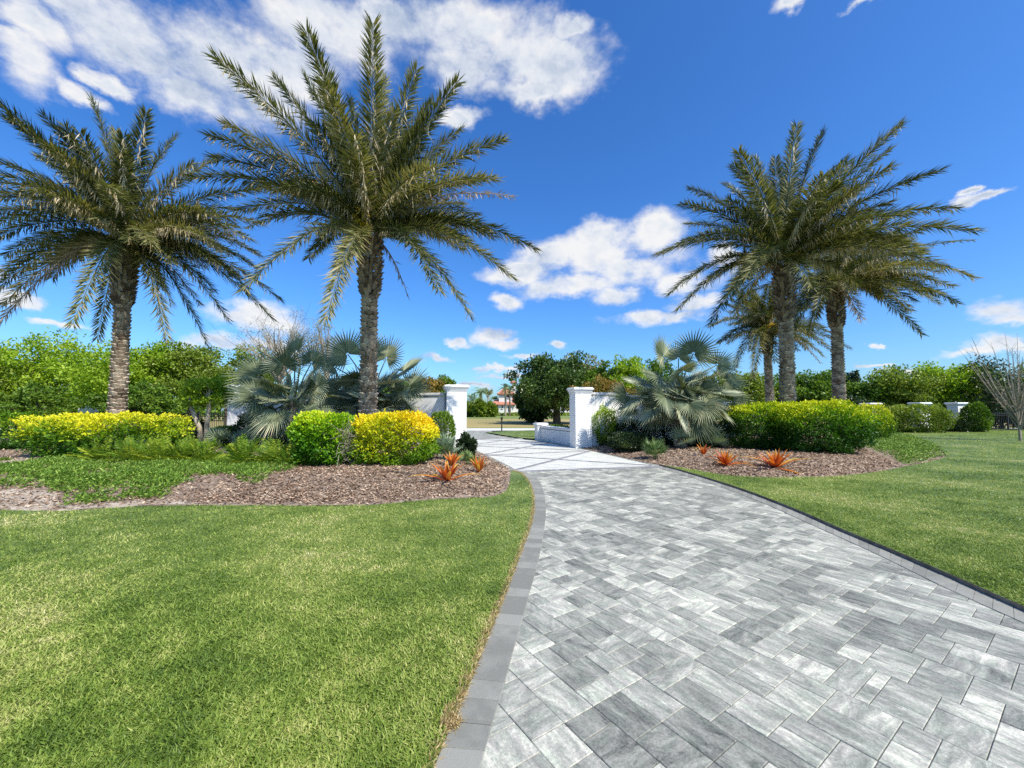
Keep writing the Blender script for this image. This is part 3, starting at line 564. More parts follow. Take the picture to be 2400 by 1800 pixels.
palmetto(1040, 1078, 60, 78, 'grey green saw palmetto between the golden shrub and the driveway', 'blue_palmetto', 18)
palmetto(1095, 1090, 38, 50, 'small green palmetto beside the drive-side bromeliad', 'green_fan', 12)
palmetto(1536, 1075, 52, 64, 'light green young palmetto alone in the mulch of the right bed', 'green_fan', 16)
palmetto(1600, 1052, 55, 80, 'blue green palmetto in shade, left of the pair under the silver palm', 'blue_palmetto', 18)
palmetto(1668, 1050, 58, 84, 'blue green palmetto in shade touching the right hedge', 'blue_palmetto', 20)
palmetto(1465, 1060, 42, 60, 'dark palmetto at the right driveway edge by the pillar', 'green_fan', 12)
palmetto(575, 1050, 50, 74, 'pale palmetto at the foot of the white wall end pillar', 'blue_palmetto', 14)
palmetto(512, 1048, 46, 54, 'pale palmetto beside the pale multi-stem trunk', 'blue_palmetto', 12)
def coontie(px, py, hpx, wpx, label, n=44):
    g = onG(px, py); h = hpx * mpp(g[1]); w = wpx / 2 * mpp(g[1]); t = thing('coontie', label, 'fern', g, 0, 'feathery green coontie ferns along the bed')
    m = MB()
    for i in range(n):
        a = i * 2.4 + R.normal(0, .3); el = R.uniform(.3, 1.35); L = (h * math.sin(el) + w * math.cos(el)) * R.uniform(.85, 1.15)
        q = np.linspace(0, 1, 14)[:, None]; d = np.array([math.cos(a) * math.cos(el), math.sin(a) * math.cos(el), math.sin(el)])
        pts = d * q * L + np.array([0, 0, -1.]) * q ** 2 * L * .28 * math.cos(el) + np.array([0, 0, .02]); T = unit(np.gradient(pts, axis=0)); sd = unit(np.cross(T, np.array([0, 0, 1.]))); r = R.uniform(.2, .9)
        for s in (-1, 1): m.kites(pts[2:], unit(T[2:] * .6 + sd[2:] * s + R.normal(0, .12, (12, 3))), unit(np.cross(sd[2:], T[2:]) * .5 + T[2:]), .17 * np.sin(np.linspace(.5, 2.9, 12)) * L + .03, .03, np.clip(r + R.normal(0, .08, 12), 0, 1))
    m.build('fronds', 'coontie', t); m = MB(); m.tube([(0, 0, -.03), (0, 0, .07)], [.06, .04], 7); m.build('stem', 'bark', t)
for k, (a, b, c_, d_, lb) in enumerate([(235, 1083, 46, 84, 'feathery fern under the left part of the golden hedge'), (305, 1083, 50, 84, 'feathery fern before the golden hedge, below the leftmost trunk'), (375, 1083, 52, 88, 'feathery fern before the golden hedge centre right'), (432, 1082, 50, 70, 'feathery fern at the right end of the golden hedge'),
        (482, 1085, 46, 78, 'yellow green fern before the pale multi-stem trunk'), (570, 1088, 56, 96, 'bright green fern left of the lime shrub row, before the wall end'), (635, 1088, 54, 88, 'green fern beneath the stubby fan palm trunk'), (682, 1090, 46, 60, 'small fern touching the lime green shrub')]):
    coontie(a, b, c_, d_, lb)
# ------------------------------------------------------------------ date palms
def boots_trunk(t, base, top, r, crown_h):
    base, top = np.array(base, float), np.array(top, float); ax = top - base; Ln = ax[2]
    cm = MB(); n = 24; pts = [base + ax * q + np.array([.05 * math.sin(q * 3) * 0, 0, 0]) for q in np.linspace(0, 1, n)]; pts[0][2] -= .1
    rad = [r * (1.12 - .2 * q if q > .12 else 1.12 + (.12 - q) * 1.) for q in np.linspace(0, 1, n)]; cm.tube(pts, np.array(rad) * .85, 14); cm.build('trunk', 'trunk_core', t)
    tr = t.children[-1]; m = MB(); rows = int(Ln / .128)
    for i in range(rows):
        z = i / rows; rr = r * .92 * (1.12 - .2 * z) ; c = base + ax * z; nb = 5
        for j in range(nb):
            a0 = (j + .5 * (i % 2)) * 2 * math.pi / nb + i * .11 + R.normal(0, .05); w = math.pi / nb * 1.18; hh = .132 * R.uniform(.8, 1.25); out = R.uniform(.05, .085)
            v = []; q = np.linspace(-1, 1, 5); lens = 1 - q ** 2
            for kind in range(3):
                for x, le in zip(q, lens):
                    a = a0 + x * w; zz = {0: -.55 * hh * le, 1: .42 * hh * le + .1 * hh, 2: .62 * hh * le + .16 * hh}[kind]; ro = {0: -.006, 1: out * (.35 + .65 * le), 2: -.02}[kind]
                    v.append(c + np.array([math.cos(a) * (rr + ro), math.sin(a) * (rr + ro), zz]))
            f = [(5 * k + x, 5 * k + x + 1, 5 * k + x + 6, 5 * k + x + 5) for k in (0, 1) for x in range(4)]; m.add(v, f, R.random() * .7 + .3)
    m.build('boot_scar', 'trunk_boots', tr); m = MB()
    for i in range(int(crown_h / .1)):           # fat skirt of cut frond bases under the crown
        z = i * .1; rr = r * (1.05 + .35 * math.sin(min(1, z / crown_h * 1.2) * math.pi * .8)); nb = 8
        for j in range(nb):
            a = (j + .5 * (i % 2)) * 2 * math.pi / nb + R.normal(0, .06); d = np.array([math.cos(a), math.sin(a), 0]); sd = np.array([-math.sin(a), math.cos(a), 0]); c = top + d * rr * .8 + np.array([0, 0, z - .05])
            w, ln_ = .07 * R.uniform(.8, 1.2), R.uniform(.12, .19); p0, p1 = c, c + d * .13 + np.array([0, 0, ln_]); u = np.array([0, 0, 1.]) * .05 - d * .02
            v = [p0 - sd * w - u, p0 + sd * w - u, p0 + sd * w + u, p0 - sd * w + u, p1 - sd * w * .6 - d * .03, p1 + sd * w * .6 - d * .03, p1 + sd * w * .6 + d * .03, p1 - sd * w * .6 + d * .03]
            m.add(v, [(0, 1, 5, 4), (1, 2, 6, 5), (2, 3, 7, 6), (3, 0, 4, 7), (4, 5, 6, 7)], R.random() * .8)
    m.build('crown_boots', 'trunk_boots', t)
def frond(t, p0, p3, mat='date_frond', dead=.08, LL=.46, dens=1., sag=None, bare=.12, tone=.4, wid=1.):
    p0, p3 = np.array(p0, float), np.array(p3, float); v = p3 - p0; L = np.linalg.norm(v); el = math.asin(np.clip(v[2] / L, -1, 1)); hd = np.array([v[0], v[1], 0]); hd = hd / (np.linalg.norm(hd) + 1e-6)
    if sag is None: sag = .15 + .2 * max(0, .75 - el)
    c1 = p0 + v * .4 + np.array([0, 0, sag * L]) - hd * .02 * L
    nn = int(118 * dens * L / 4.5); q = np.linspace(0, 1, 18)[:, None]; pts = (1 - q) ** 2 * p0 + 2 * q * (1 - q) * c1 + q ** 2 * p3
    m = MB(); m.tube(pts, np.linspace(.034, .005, 18), 5, .55 if mat == 'date_frond' else .6)
    q = np.linspace(bare, .995, nn * 2)[:, None]; pts = (1 - q) ** 2 * p0 + 2 * q * (1 - q) * c1 + q ** 2 * p3; T = unit(np.gradient(pts, axis=0))
    S_ = np.cross(T, np.array([0, 0, 1.]) + hd * -.25); S_ = unit(S_); N_ = unit(np.cross(S_, T)); qq = q[:, 0]; prof = np.clip(np.sin(np.clip((qq - bare) / (1 - bare), 0, 1) ** .7 * math.pi * .72 + .3), .3, 1) * LL
    dd = R.random() < .5
    for s in (-1, 1):
        n_ = len(qq); al = np.radians(60 - 26 * qq + R.normal(0, 8, n_)); be = np.radians(R.choice([-14, 12, 38], n_) + R.normal(0, 9, n_))
        d = T * np.cos(al)[:, None] + (S_ * (s * np.cos(be))[:, None] + N_ * np.sin(be)[:, None]) * np.sin(al)[:, None]
        isd = (R.random(n_) < dead * np.clip(1.6 - qq, .3, 1.5)); L_ = prof * R.uniform(.82, 1.1, n_)
        bend = np.zeros((n_, 3)); bend[:, 2] = -L_ * R.uniform(.03, .16, n_); d2 = unit(d * .35 + np.array([0, 0, -1.]) + R.normal(0, .2, (n_, 3))); d = np.where(isd[:, None], d2, d)
        nrm = unit(N_ + R.normal(0, .35, (n_, 3))); sd = unit(np.cross(d, nrm)); r = np.clip(tone + R.normal(0, .2, n_) + .12 * qq, 0, .8); r = np.where(isd, R.uniform(.84, 1, n_), r)
        if mat != 'date_frond': r = R.random(n_)
        m.kites(pts, d, sd, L_ * np.where(isd, R.uniform(.35, .85, n_), 1), .034 * wid, r, bend, .4)
    return m.build('frond', mat, t)
def solve_tip(h, px, py, Y, L, sgn):
    best = None
    for dy in np.linspace(-3.6, 3.6, 73):
        p = P(px, py, Y + dy); e = abs(np.linalg.norm(p - h) - L) + .12 * max(0, -dy * sgn) + .02 * abs(dy)
        if best is None or e < best[0]: best = (e, p)
    return best[1]
def date_palm(label, trunk_px, Y, heart, fat_py, r, tips, L=4.7, nrand=14, seed=1, LL=.66, wind=0., lo=-38):
    """trunk_px: pixel column of the trunk at the ground; heart: pixel of the crown centre; tips: (px, py, sign[, kind])"""
    global R
    keep = R; R = np.random.default_rng(seed)
    X0 = P(trunk_px, 960, Y)[0]; z0 = Hs(X0, Y); t = thing('date_palm', label, 'palm tree', (X0, Y, z0), 0, 'tall date palms around the gate')
    O = np.array([X0, Y, z0]); h = P(*heart, Y) - O; top = P(heart[0], fat_py, Y) - O; top[0] = h[0] * top[2] / h[2]
    boots_trunk(t, (0, 0, 0), top, r, max(.5, h[2] - top[2] - .1))
    for k, tp in enumerate(tips):
        kind = tp[3] if len(tp) > 3 else ''; Lk = L * (.55 if 's' in kind else 1) * R.uniform(.94, 1.06); p3 = solve_tip(h + O, tp[0], tp[1], Y, Lk, tp[2]) - O
        low = p3[2] < h[2] - .3; st = h + np.array([R.normal(0, .06), R.normal(0, .06), -.25 if low else 0.]) + unit(p3 - h) * .12
        mat = 'yellow_frond' if 'y' in kind else 'dead_frond' if 'd' in kind else 'date_frond'
        frond(t, st, p3, mat, R.uniform(.15, .36) if 'w' in kind else .5 if 'd' in kind else R.uniform(.02, .12), LL * (.6 if 'n' in kind else 1), .5 if 'n' in kind else 1, tone=R.uniform(.2, .68))
    for k in range(nrand):
        a = k * 2.4 + R.normal(0, .3); el = math.radians(R.uniform(lo, 62)); d = np.array([math.cos(a) * math.cos(el) + wind, math.sin(a) * math.cos(el), math.sin(el)]); d = unit(d)
        frond(t, h + np.array([0, 0, -.2 if el < 0 else 0]) + d * .12, h + d * L * R.uniform(.5, .85), 'date_frond', R.uniform(.0, .35), LL, tone=R.uniform(.2, .66))
    m = MB()
    for k in range(7):
        a = R.uniform(0, 6.28); e = h + np.array([math.cos(a) * R.uniform(.3, .7), math.sin(a) * R.uniform(.3, .7), R.uniform(.0, .5)]); m.tube([h, (h + e) / 2 + np.array([0, 0, .15]), e], [.02, .015, .01], 5)
        for _ in range(26): d = unit(R.normal(size=(1, 3)))[0]; d[2] = -abs(d[2]); m.tube([e, e + d * .28], [.008, .012], 4)
    m.build('fruit_stalk', 'yellow_fruit', t)
    m = MB()
    for k in range(14):
        a = R.uniform(0, 6.28); s0 = h + np.array([math.cos(a) * .3, math.sin(a) * .3, R.uniform(-.2, .3)])
        for _ in range(9): e = s0 + np.array([R.normal(0, .12), R.normal(0, .12), -R.uniform(.3, .9)]); m.tube([s0, (s0 + e) / 2 + R.normal(0, .05, 3), e], [.006, .005, .003], 4)
    tag(m.build('dead_strands', 'dead_frond', t), 'dry tan strands hanging below the crown')
    R = keep; return t
def T4(sx, ox, oy, l): return [(ox + a[0] * sx, oy + a[1] * sx, *a[2:]) for a in l]
date_palm('tallest date palm, left of the gate, trunk rising behind the golden orange shrub', 863, 12.6, (869, 545), 690, .25,
    T4(.446, 450, 40, [(115,210,-1,'w'),(600,80,-1),(435,325,1),(590,310,1),(950,30,-1),(1180,275,-1),(1395,340,-1),(1415,590,1),(1640,645,-1),(1595,850,-1),(1695,945,1,'nd'),(1810,1220,-1,'w'),(1690,1370,-1),(1465,1575,-1),
     (700,1605,-1),(265,1440,-1),(80,620,-1,'w'),(165,560,1,'w'),(110,740,1,'w'),(0,840,1),(235,1020,1),(290,1110,1,'n'),(1140,1480,-1,'sdn'),(610,1270,1),(1300,1440,1),(1500,1040,1,'w'),(760,1330,1,'s'),(1330,700,1,'w'),(700,560,1,'w'),(830,430,1),(1060,500,-1,'s'),(1020,330,1),(1250,450,1),(560,860,-1),(1560,1130,1)]), 4.75, 30, 21, lo=-8)
date_palm('leftmost date palm with a wide ragged crown behind the golden yellow hedge', 277, 14.2, (295, 560), 712, .235,
    T4(.3857, 0, 180, [(-90,90,-1),(365,325,1),(555,135,-1),(890,215,-1),(1070,350,1),(1320,490,1),(1570,690,-1),(1590,895,-1),(1530,990,1,'w'),(1575,1080,-1),(1560,1160,1),(1660,1475,-1),(1710,1360,1,'w'),(1390,1485,-1,'w'),(1270,1655,-1),(1020,1610,1),(590,1590,1),(440,1510,-1),(10,1390,1),(-80,1590,1,'d'),(-20,1290,-1),(10,1200,1),
     (20,1090,-1),(-100,1000,-1),(-60,900,1,'y'),(-130,740,-1,'w'),(-120,490,-1),(230,480,1,'w'),(400,1120,-1,'sy'),(1040,1380,-1,'sy'),(1210,1380,-1,'sd'),(-140,850,-1),(700,330,1),(600,860,-1,'sw'),(1350,1050,-1,'w'),(1420,800,1),(1500,1280,1)]), 4.7, 40, 5)
date_palm('sturdy date palm with full crown, nearest of the three right of the gate', 1845, 15.4, (1838, 610), 745, .25,
    T4(.4069, 1500, 260, [(905,85,-1),(1055,125,-1),(1185,275,1),(1510,75,-1,),(1440,225,1),(1730,345,-1),(565,235,-1),(665,270,1),(780,275,1),(285,445,1),(240,540,-1),(268,650,1),(225,765,-1),(95,830,-1),(160,1055,-1),(210,1150,-1),(405,1230,-1),(490,420,1),(990,1010,-1,'s'),(1380,580,-1,'w'),(1290,440,1,'w'),(1830,560,-1,'w'),(1940,690,-1),(1640,800,-1),(1925,960,-1,'w'),(620,960,1),(520,1060,1),(1300,760,-1,'w'),(860,420,1),(1120,520,-1)]), 4.95, 28, 8, wind=.25, lo=-15)
date_palm('date palm behind and right of the sturdy one, crown blown to the right', 1966, 19.5, (1958, 665), 765, .25,
    T4(.4069, 1500, 260, [(1920,745,1,'n'),(1830,1110,-1),(1625,1290,-1),(1560,1150,1,'w'),(1270,1200,-1,'sd'),(1750,640,1),(1800,1010,1,'w'),(1010,1180,1),(940,1060,1),(980,800,1),(1640,820,1,'w'),(1700,900,1,'y'),(1450,600,1),(1250,520,1),(1560,740,-1,'w'),(1400,1080,-1,'w'),(1680,1060,-1,'w'),(1480,960,-1,'w'),(880,1240,-1),(1750,900,-1,'w')]), 4.8, 34, 9, wind=.4)
date_palm('smaller distant date palm left of the sturdy one, drooping crown', 1806, 26.5, (1796, 775), 828, .24,
    T4(.4069, 1500, 260, [(405,1240,-1),(455,1335,-1),(540,1485,-1),(650,1540,-1,),(1040,1450,1,'nd'),(1205,1365,-1,'w'),(1110,1385,1),(560,1060,1),(470,1110,1),(640,1030,1),(900,1060,1),(1000,1130,1),(1060,1250,-1),(740,1010,-1),(780,1440,-1,'s'),(560,1230,1),(690,1180,-1),(1000,1300,-1),(640,1380,1),(960,1370,1)]), 4.6, 24, 10, .66)
# ------------------------------------------------------------------ silver fan palms
def fan_palm(label, px, Y, heart, fans, trunk_r=.2, rad=1.0, seed=3, nrand=10, fat=True):
    global R
    keep = R; R = np.random.default_rng(seed); X0 = P(px, 960, Y)[0]; z0 = Hs(X0, Y); O = np.array([X0, Y, z0]); t = thing('fan_palm', label, 'palm tree', O, 0, 'silver fan palms by the gate wall'); h = P(*heart, Y) - O
    m = MB(); q = np.linspace(0, 1, 12)[:, None]; pts = q * h; pts[0, 2] -= .05; m.tube(pts, trunk_r * np.array([1.05, 1.1, 1.18, 1.2, 1.1, 1, .9, .85, .8, .75, .7, .6]), 16); m.build('trunk', 'fan_trunk', t, smooth=True)
    m = MB()
    for i in range(26):
        a = i * 2.4; z = h[2] * (.35 + .6 * i / 26); c = h * (z / h[2]); d = np.array([math.cos(a), math.sin(a), 0]); s = np.array([-math.sin(a), math.cos(a), 0]); p0 = c + d * trunk_r * .8; p1 = c + d * trunk_r * 1.5 + np.array([0, 0, .3]); w = .07
        m.add([p0 - s * w, p0 + s * w, p1 + s * w * .5, p1 - s * w * .5, p0 - s * w - d * .03, p0 + s * w - d * .03, p1 + s * w * .5 - d * .04, p1 - s * w * .5 - d * .04], [(0, 1, 2, 3), (7, 6, 5, 4), (0, 3, 7, 4), (1, 5, 6, 2), (3, 2, 6, 7)], .5)
    m.build('leaf_base', 'fan_trunk', t)
    def leaf(c, r_, tone, face=None):
        r_ = r_ * R.uniform(.85, 1.05)
        v = c - h; L = np.linalg.norm(v); d = v / L; mid = h * .5 + c * .5 + np.array([0, 0, .12 * L]); d2 = unit(c - mid); e = R.normal(0, .3, 3)
        m = MB(); m.tube([h - np.array([0, 0, .25]), (h + mid) / 2 + np.array([0, 0, .02]), mid, c], [.035, .03, .025, .02], 6, .45)
        # blade hangs from the end of its stalk, its face turned up and outwards
        nr = (unit(d * R.uniform(-.2, .8) + R.normal(0, .45, 3) + np.array([0, -.9, .45])) if R.random() < .9 else np.array([0, 0, 1.]) + R.normal(0, .25, 3)) if face is None else np.array(face, float) + R.normal(0, .12, 3)
        fan_geo(m, c, d2 + np.array([0, 0, -.1 if d[2] > .1 else -.55]), nr, r_, 34, 2.3 if d[2] > .1 else 1.9, tone, .07 if d[2] > 0 else .26); o = m.build('fan_leaf', 'silver_fan', t)
    for f in fans:
        c = P(f[0], f[1], Y + f[2]) - O; leaf(c, rad * f[3] if len(f) > 3 else rad, R.uniform(.3, .75), f[4] if len(f) > 4 else None)
    for k in range(nrand):
        a = k * 2.4 + 1; el = math.radians(R.uniform(-48, 58)); d = np.array([math.cos(a) * math.cos(el), math.sin(a) * math.cos(el), math.sin(el)]); leaf(h + d * R.uniform(.55, 1.1), rad * R.uniform(.75, .98), R.uniform(.2, .65))
    R = keep; return t
FF = (.15, -1, .25)
fan_palm('silver fan palm with stubby pinkish trunk before the left wall', 680, 13.8, (690, 950), [(668,860,-.4,.95,FF),(730,850,.2,.95,(-.2,-.9,.4)),(605,880,-.2,1,(.3,-.8,.5)),(600,925,-.6,.9),(640,905,-.9,.75,(0,-.7,.7)),(745,905,-.6,.9),(700,890,-1,.8),(770,930,-.3,.9),(650,965,-1,.7),(720,960,-1,.7),(580,935,.3,.9),(690,820,.7,.9),(620,955,-.7,.8),(745,955,-.7,.8),(655,940,-.9,.8)], .2, 1., 3, 26)
fan_palm('silver fan palm standing behind the tallest date palm trunk', 872, 16.2, (872, 940), [(815,830,-.3,1.05,(.3,-.9,.2)),(905,840,.1,1.15,(-.35,-.9,.2)),(870,820,.6,1.),(785,860,-.4,1,(.8,-.5,.3)),(945,870,-.2,1.05,(-.6,-.6,.5)),(960,905,-.4,1.05),(835,890,-1,.95),(910,900,-1,.95),(790,920,-.8,.9),(945,940,-.6,.95),(860,930,-1.2,.8),(760,900,.5,.9),(975,935,.2,.9),(890,960,-1.1,.75),(780,955,-.8,.85),(830,960,-.9,.8),(940,965,-.8,.85),(740,935,.2,.8)], .22, 1.12, 4, 30)
fan_palm('large silver fan palm right of the right gate pillar', 1592, 15.6, (1592, 935), [(1555,835,-.2,1.05,(.35,-.9,.2)),(1625,828,.1,1.1,(-.15,-.9,.4)),(1680,855,.1,1.05,(-.4,-.6,.6)),(1600,870,-1,.95,(0,-.8,.5)),(1545,885,-.7,.95),(1655,890,-.9,.95),(1510,900,-.3,.95),(1495,935,-.3,1.),(1560,930,-1.2,.9),(1615,945,-1.3,.9),(1690,920,-.4,1.),(1680,960,-.4,.9),(1530,960,-.9,.85),(1650,950,-1.1,.85),(1715,940,.2,.95),(1590,840,.8,1),(1595,965,-1.3,.75),(1480,958,-.2,.9),(1470,925,.1,.9),(1725,965,0,.85),(1700,890,.3,1)], .22, 1.02, 6, 36)
# ------------------------------------------------------------------ broadleaf trees
def tree(label, mat, px, Y, pytop, wpx, pybot=None, n=9000, leaf=.16, name='tree', cat='tree', group=None, trunk='bark', tr=.14, seed=0, dep=None, clumps=70, pybase=None, multi=1, sparse=False, bk=.35):
    global R
    keep = R; R = np.random.default_rng(seed + abs(int(px * 7 + Y))); X = P(px, 960, Y)[0]; t = thing(name, label, cat, (X, Y, -.01), 0, group); zt = P(px, pytop, Y)[2]
    zb = P(px, pybot, Y)[2] if pybot else zt * .22; zb = max(zb, .1); a = wpx / 2 * mpp(Y); b = dep or a; hc = (zt - zb) / 2; cz = (zt + zb) / 2
    # uneven outline: clumps pushed about in an ellipsoid
    k = clumps; u = unit(R.normal(size=(k, 3))); rr = R.random(k) ** .38; cc = u * rr[:, None] * np.array([a, b, hc]) * .84; cc += R.normal(0, .06, (k, 3)) * a; cr = R.uniform(.16, .34, k) * min(a, hc) * 1.05
    w = R.integers(0, k, n); d0 = unit(R.normal(size=(n, 3))); rad = R.random(n) ** .45; p = cc[w] + d0 * (rad * cr[w])[:, None] * np.array([1.15, 1.15, .75]) + np.array([0, 0, cz]); p[:, 2] = np.maximum(p[:, 2], zb * .6 + .05)
    d = unit(d0 * .5 + R.normal(0, .7, (n, 3)) + np.array([0, 0, .25])); s = R.uniform(.6, 1.35, n) * leaf
    r = np.clip(.5 + R.normal(0, .17, n) + (R.random(k)[w] - .5) * .4, 0, 1); m = MB(); m.kites(p, d, side_of(d), s * 1.15, s * .75, r)
    # limbs
    mt = MB(); z1 = zb + hc * .35
    for q in range(multi):
        off = np.array([(q - (multi - 1) / 2) * .3, R.normal(0, .05), 0]) if multi > 1 else np.zeros(3)
        top = off * 2.2 + np.array([R.normal(0, .08), R.normal(0, .08), z1]); mt.tube([off * .6 + np.array([0, 0, -.05]), off + np.array([R.normal(0, .04), 0, z1 * .5]), top, top + np.array([0, 0, hc * .8])], [tr * 1.15, tr, tr * .75, tr * .25], 9)
        if trunk == 'grey_twig':
            for i in range(k):
                for _ in range(3): e = cc[i] + np.array([0, 0, cz]) + R.normal(0, .5, 3) * cr[i]; e2 = e + R.normal(0, .8, 3) * cr[i] + np.array([0, 0, cr[i] * .6]); st = cc[i] * .6 + np.array([0, 0, cz - hc * .4]); mt.tube([st, (st + e) / 2 + R.normal(0, .1, 3), e, e2], [tr * .16, tr * .12, tr * .08, tr * .04], 4)
        for i in R.choice(k, min(k, (k if trunk == 'grey_twig' else 12) if multi == 1 else 6), replace=False):
            e = cc[i] + np.array([0, 0, cz]); st = top + (e - top) * .02 + np.array([0, 0, 0. if multi == 1 else z1 * .3]); mid = (st + e) / 2 + R.normal(0, .08, 3) * a * .4 - np.array([0, 0, .1]); mt.tube([st - np.array([0, 0, R.uniform(0, z1 * .3)]), mid, e], [tr * .5, tr * .3, tr * .08], 6)
    mt.build('trunk', trunk, t); m.build('crown', mat, t); R = keep; return t
TG = 'green trees behind the left fence'
tree('bright green bushy tree at the far left edge', 'spring_leaf', 15, 27, 782, 230, 975, 15000, .15, group=TG, clumps=110)
tree('bright green tree between the left edge and the leftmost palm', 'spring_leaf', 150, 29, 776, 240, 975, 15000, .15, group=TG, clumps=110)
tree('green tree directly behind the leftmost palm trunk', 'spring_leaf', 262, 27, 805, 190, 970, 12000, .15, group=TG, clumps=90)
tree('green tree just right of the leftmost palm trunk', 'spring_leaf', 352, 29, 795, 200, 958, 13000, .15, group=TG, clumps=100)
tree('mid green tree above the black fence', 'olive_leaf', 445, 30, 800, 200, 948, 13000, .16, group=TG, clumps=100)
tree('low olive tree left of the wall end pillar', 'olive_leaf', 530, 28.5, 850, 130, 950, 8000, .14, group=TG)
tree('rounded olive green tree behind the silver fans', 'olive_leaf', 590, 31, 803, 140, 960, 9000, .15, group=TG)
tree('dark olive tree filling the gap at far left', 'olive_leaf', -90, 25, 800, 240, 985, 9000, .16, group=TG)
tree('shaded green bush low behind the golden hedge, left', 'green_leaf', 90, 22, 900, 190, 990, 9000, .12, group=TG)
tree('shaded green bush low behind the leftmost palm trunk', 'green_leaf', 330, 23, 900, 200, 985, 9000, .12, group=TG)
tree('pale multi-stem tree with smooth cream bark and green crown', 'spring_leaf', 484, 15.6, 872, 120, 962, 7000, .075, 'myrtle_tree', 'tree', None, 'smooth_bark', .085, 3, multi=2)
tree('tall sparse tree with pale budding twigs behind the left silver fan palm', 'tan_leaf', 655, 24, 728, 260, 880, 3600, .055, 'budding_tree', 'tree', None, 'grey_twig', .1, 4, clumps=60)
tree('thin budding tree between the two left silver fan palms', 'tan_leaf', 762, 25, 735, 100, 880, 3000, .055, 'budding_tree', 'tree', None, 'grey_twig', .09, 5, clumps=40)
tree('olive tree with reddish tinge left of the left gate pillar', 'rust_leaf', 1000, 36, 880, 90, 960, 6000, .17, group='trees beyond the gate')
tree('green tree just over the left gate wall', 'green_leaf', 1040, 40, 876, 60, 960, 5000, .17, group='trees beyond the gate')
tree('green bush mass behind the fan palm over the left wall', 'green_leaf', 930, 34, 885, 90, 960, 5000, .16, group='trees beyond the gate')
GT = 'trees beyond the gate'
tree('big dark spreading oak beyond the gate with its shadow on the dry field', 'oak_leaf', 1305, 46, 824, 245, 978, 30000, .24, 'oak_tree', 'tree', None, 'bark', .42, 7, dep=5.5, clumps=120)
shrub('shrub', 'oak_leaf', 1210, 1292, 897, 985, 6, 'dark rounded bush hanging under the oak before the villa', 'shrub', 14000, .24, 2.3, Y=50, rough=.22)
tree('pale tan leafy tree behind the oak', 'tan_leaf', 1362, 50, 822, 110, 955, 9000, .24, group=GT)
tree('rich green tree right of the oak over the wall', 'green_leaf', 1415, 44, 838, 90, 955, 8000, .22, group=GT)
tree('bright green loose tree left of the large silver fan palm', 'spring_leaf', 1475, 42, 828, 110, 955, 9000, .2, group=GT)
tree('green tree behind the left side of the large silver fan palm', 'green_leaf', 1545, 44, 840, 110, 955, 8000, .22, group=GT)
RT = 'trees behind the right fence'
tree('olive tree behind the large silver fan palm, right side', 'olive_leaf', 1700, 38, 870, 120, 985, 8000, .2, group=RT)
tree('olive green tree left of the sturdy palm trunk', 'olive_leaf', 1760, 36, 862, 120, 985, 9000, .2, group=RT)
tree('round green tree between the two big right palm trunks', 'green_leaf', 1900, 34, 853, 130, 985, 11000, .19, group=RT)
tree('green tree right behind the sturdy palm trunk', 'green_leaf', 1830, 38, 870, 110, 985, 8000, .2, group=RT)
tree('dark pointed conifer right of the blown palm', 'dark_leaf', 1997, 46, 860, 44, 985, 5000, .22, 'conifer', 'tree')
tree('dark green tree right of the blown palm trunk', 'green_leaf', 2030, 36, 882, 110, 990, 8000, .19, group=RT)
tree('wide olive green tree above the distant hedge', 'olive_leaf', 2110, 35, 850, 160, 990, 13000, .18, group=RT, clumps=100)
tree('bright green domed tree above the last white column', 'spring_leaf', 2225, 34.5, 838, 160, 985, 13000, .17, group=RT, clumps=100)
tree('dark open branched tree near the right edge', 'dark_leaf', 2315, 32.5, 834, 150, 985, 9000, .14, group=RT, tr=.12)
tree('dark olive tree at the right edge', 'olive_leaf', 2400, 33, 850, 150, 985, 10000, .16, group=RT)
tree('low dark green undergrowth tree below the conifer', 'dark_leaf', 1985, 33, 920, 130, 1000, 7000, .17, group=RT)
tree('dark undergrowth between the last column and the bare tree', 'dark_leaf', 2345, 34, 930, 190, 1003, 9000, .16, group=RT)
# bare tree at the right edge
g = onG(2392, 1036); t = thing('bare_tree', 'slender leafless grey tree standing on the right lawn edge', 'tree', g)
m = MB(); m.tube([(0, 0, -.05), (0, 0, .7), (.02, 0, 1.6)], [.06, .05, .045], 8); m.build('trunk', 'grey_twig', t)
m = MB(); rb = np.random.default_rng(4)
for i in range(34):
    a = i * 2.4; z = rb.uniform(.5, 1.6); s0 = np.array([0, 0, z]); el = rb.uniform(.95, 1.45); L = rb.uniform(1.6, 4.8) * (1.1 - z * .2); d = np.array([math.cos(a) * math.cos(el), math.sin(a) * math.cos(el), math.sin(el)])
    p1 = s0 + d * L * .45 + np.array([0, 0, -.03]); p2 = s0 + d * L * .8 + np.array([0, 0, L * .08]); p3 = s0 + d * L + np.array([0, 0, L * .16]); m.tube([s0, p1, p2, p3], [.026, .017, .01, .004], 5)
    for _ in range(7):
        q = rb.uniform(.25, .95); b0 = s0 + (p3 - s0) * q; e = b0 + unit(d + rb.normal(0, .5, 3)) * rb.uniform(.3, .8); m.tube([b0, e], [.008, .003], 4)
m.build('branch', 'grey_twig', t)
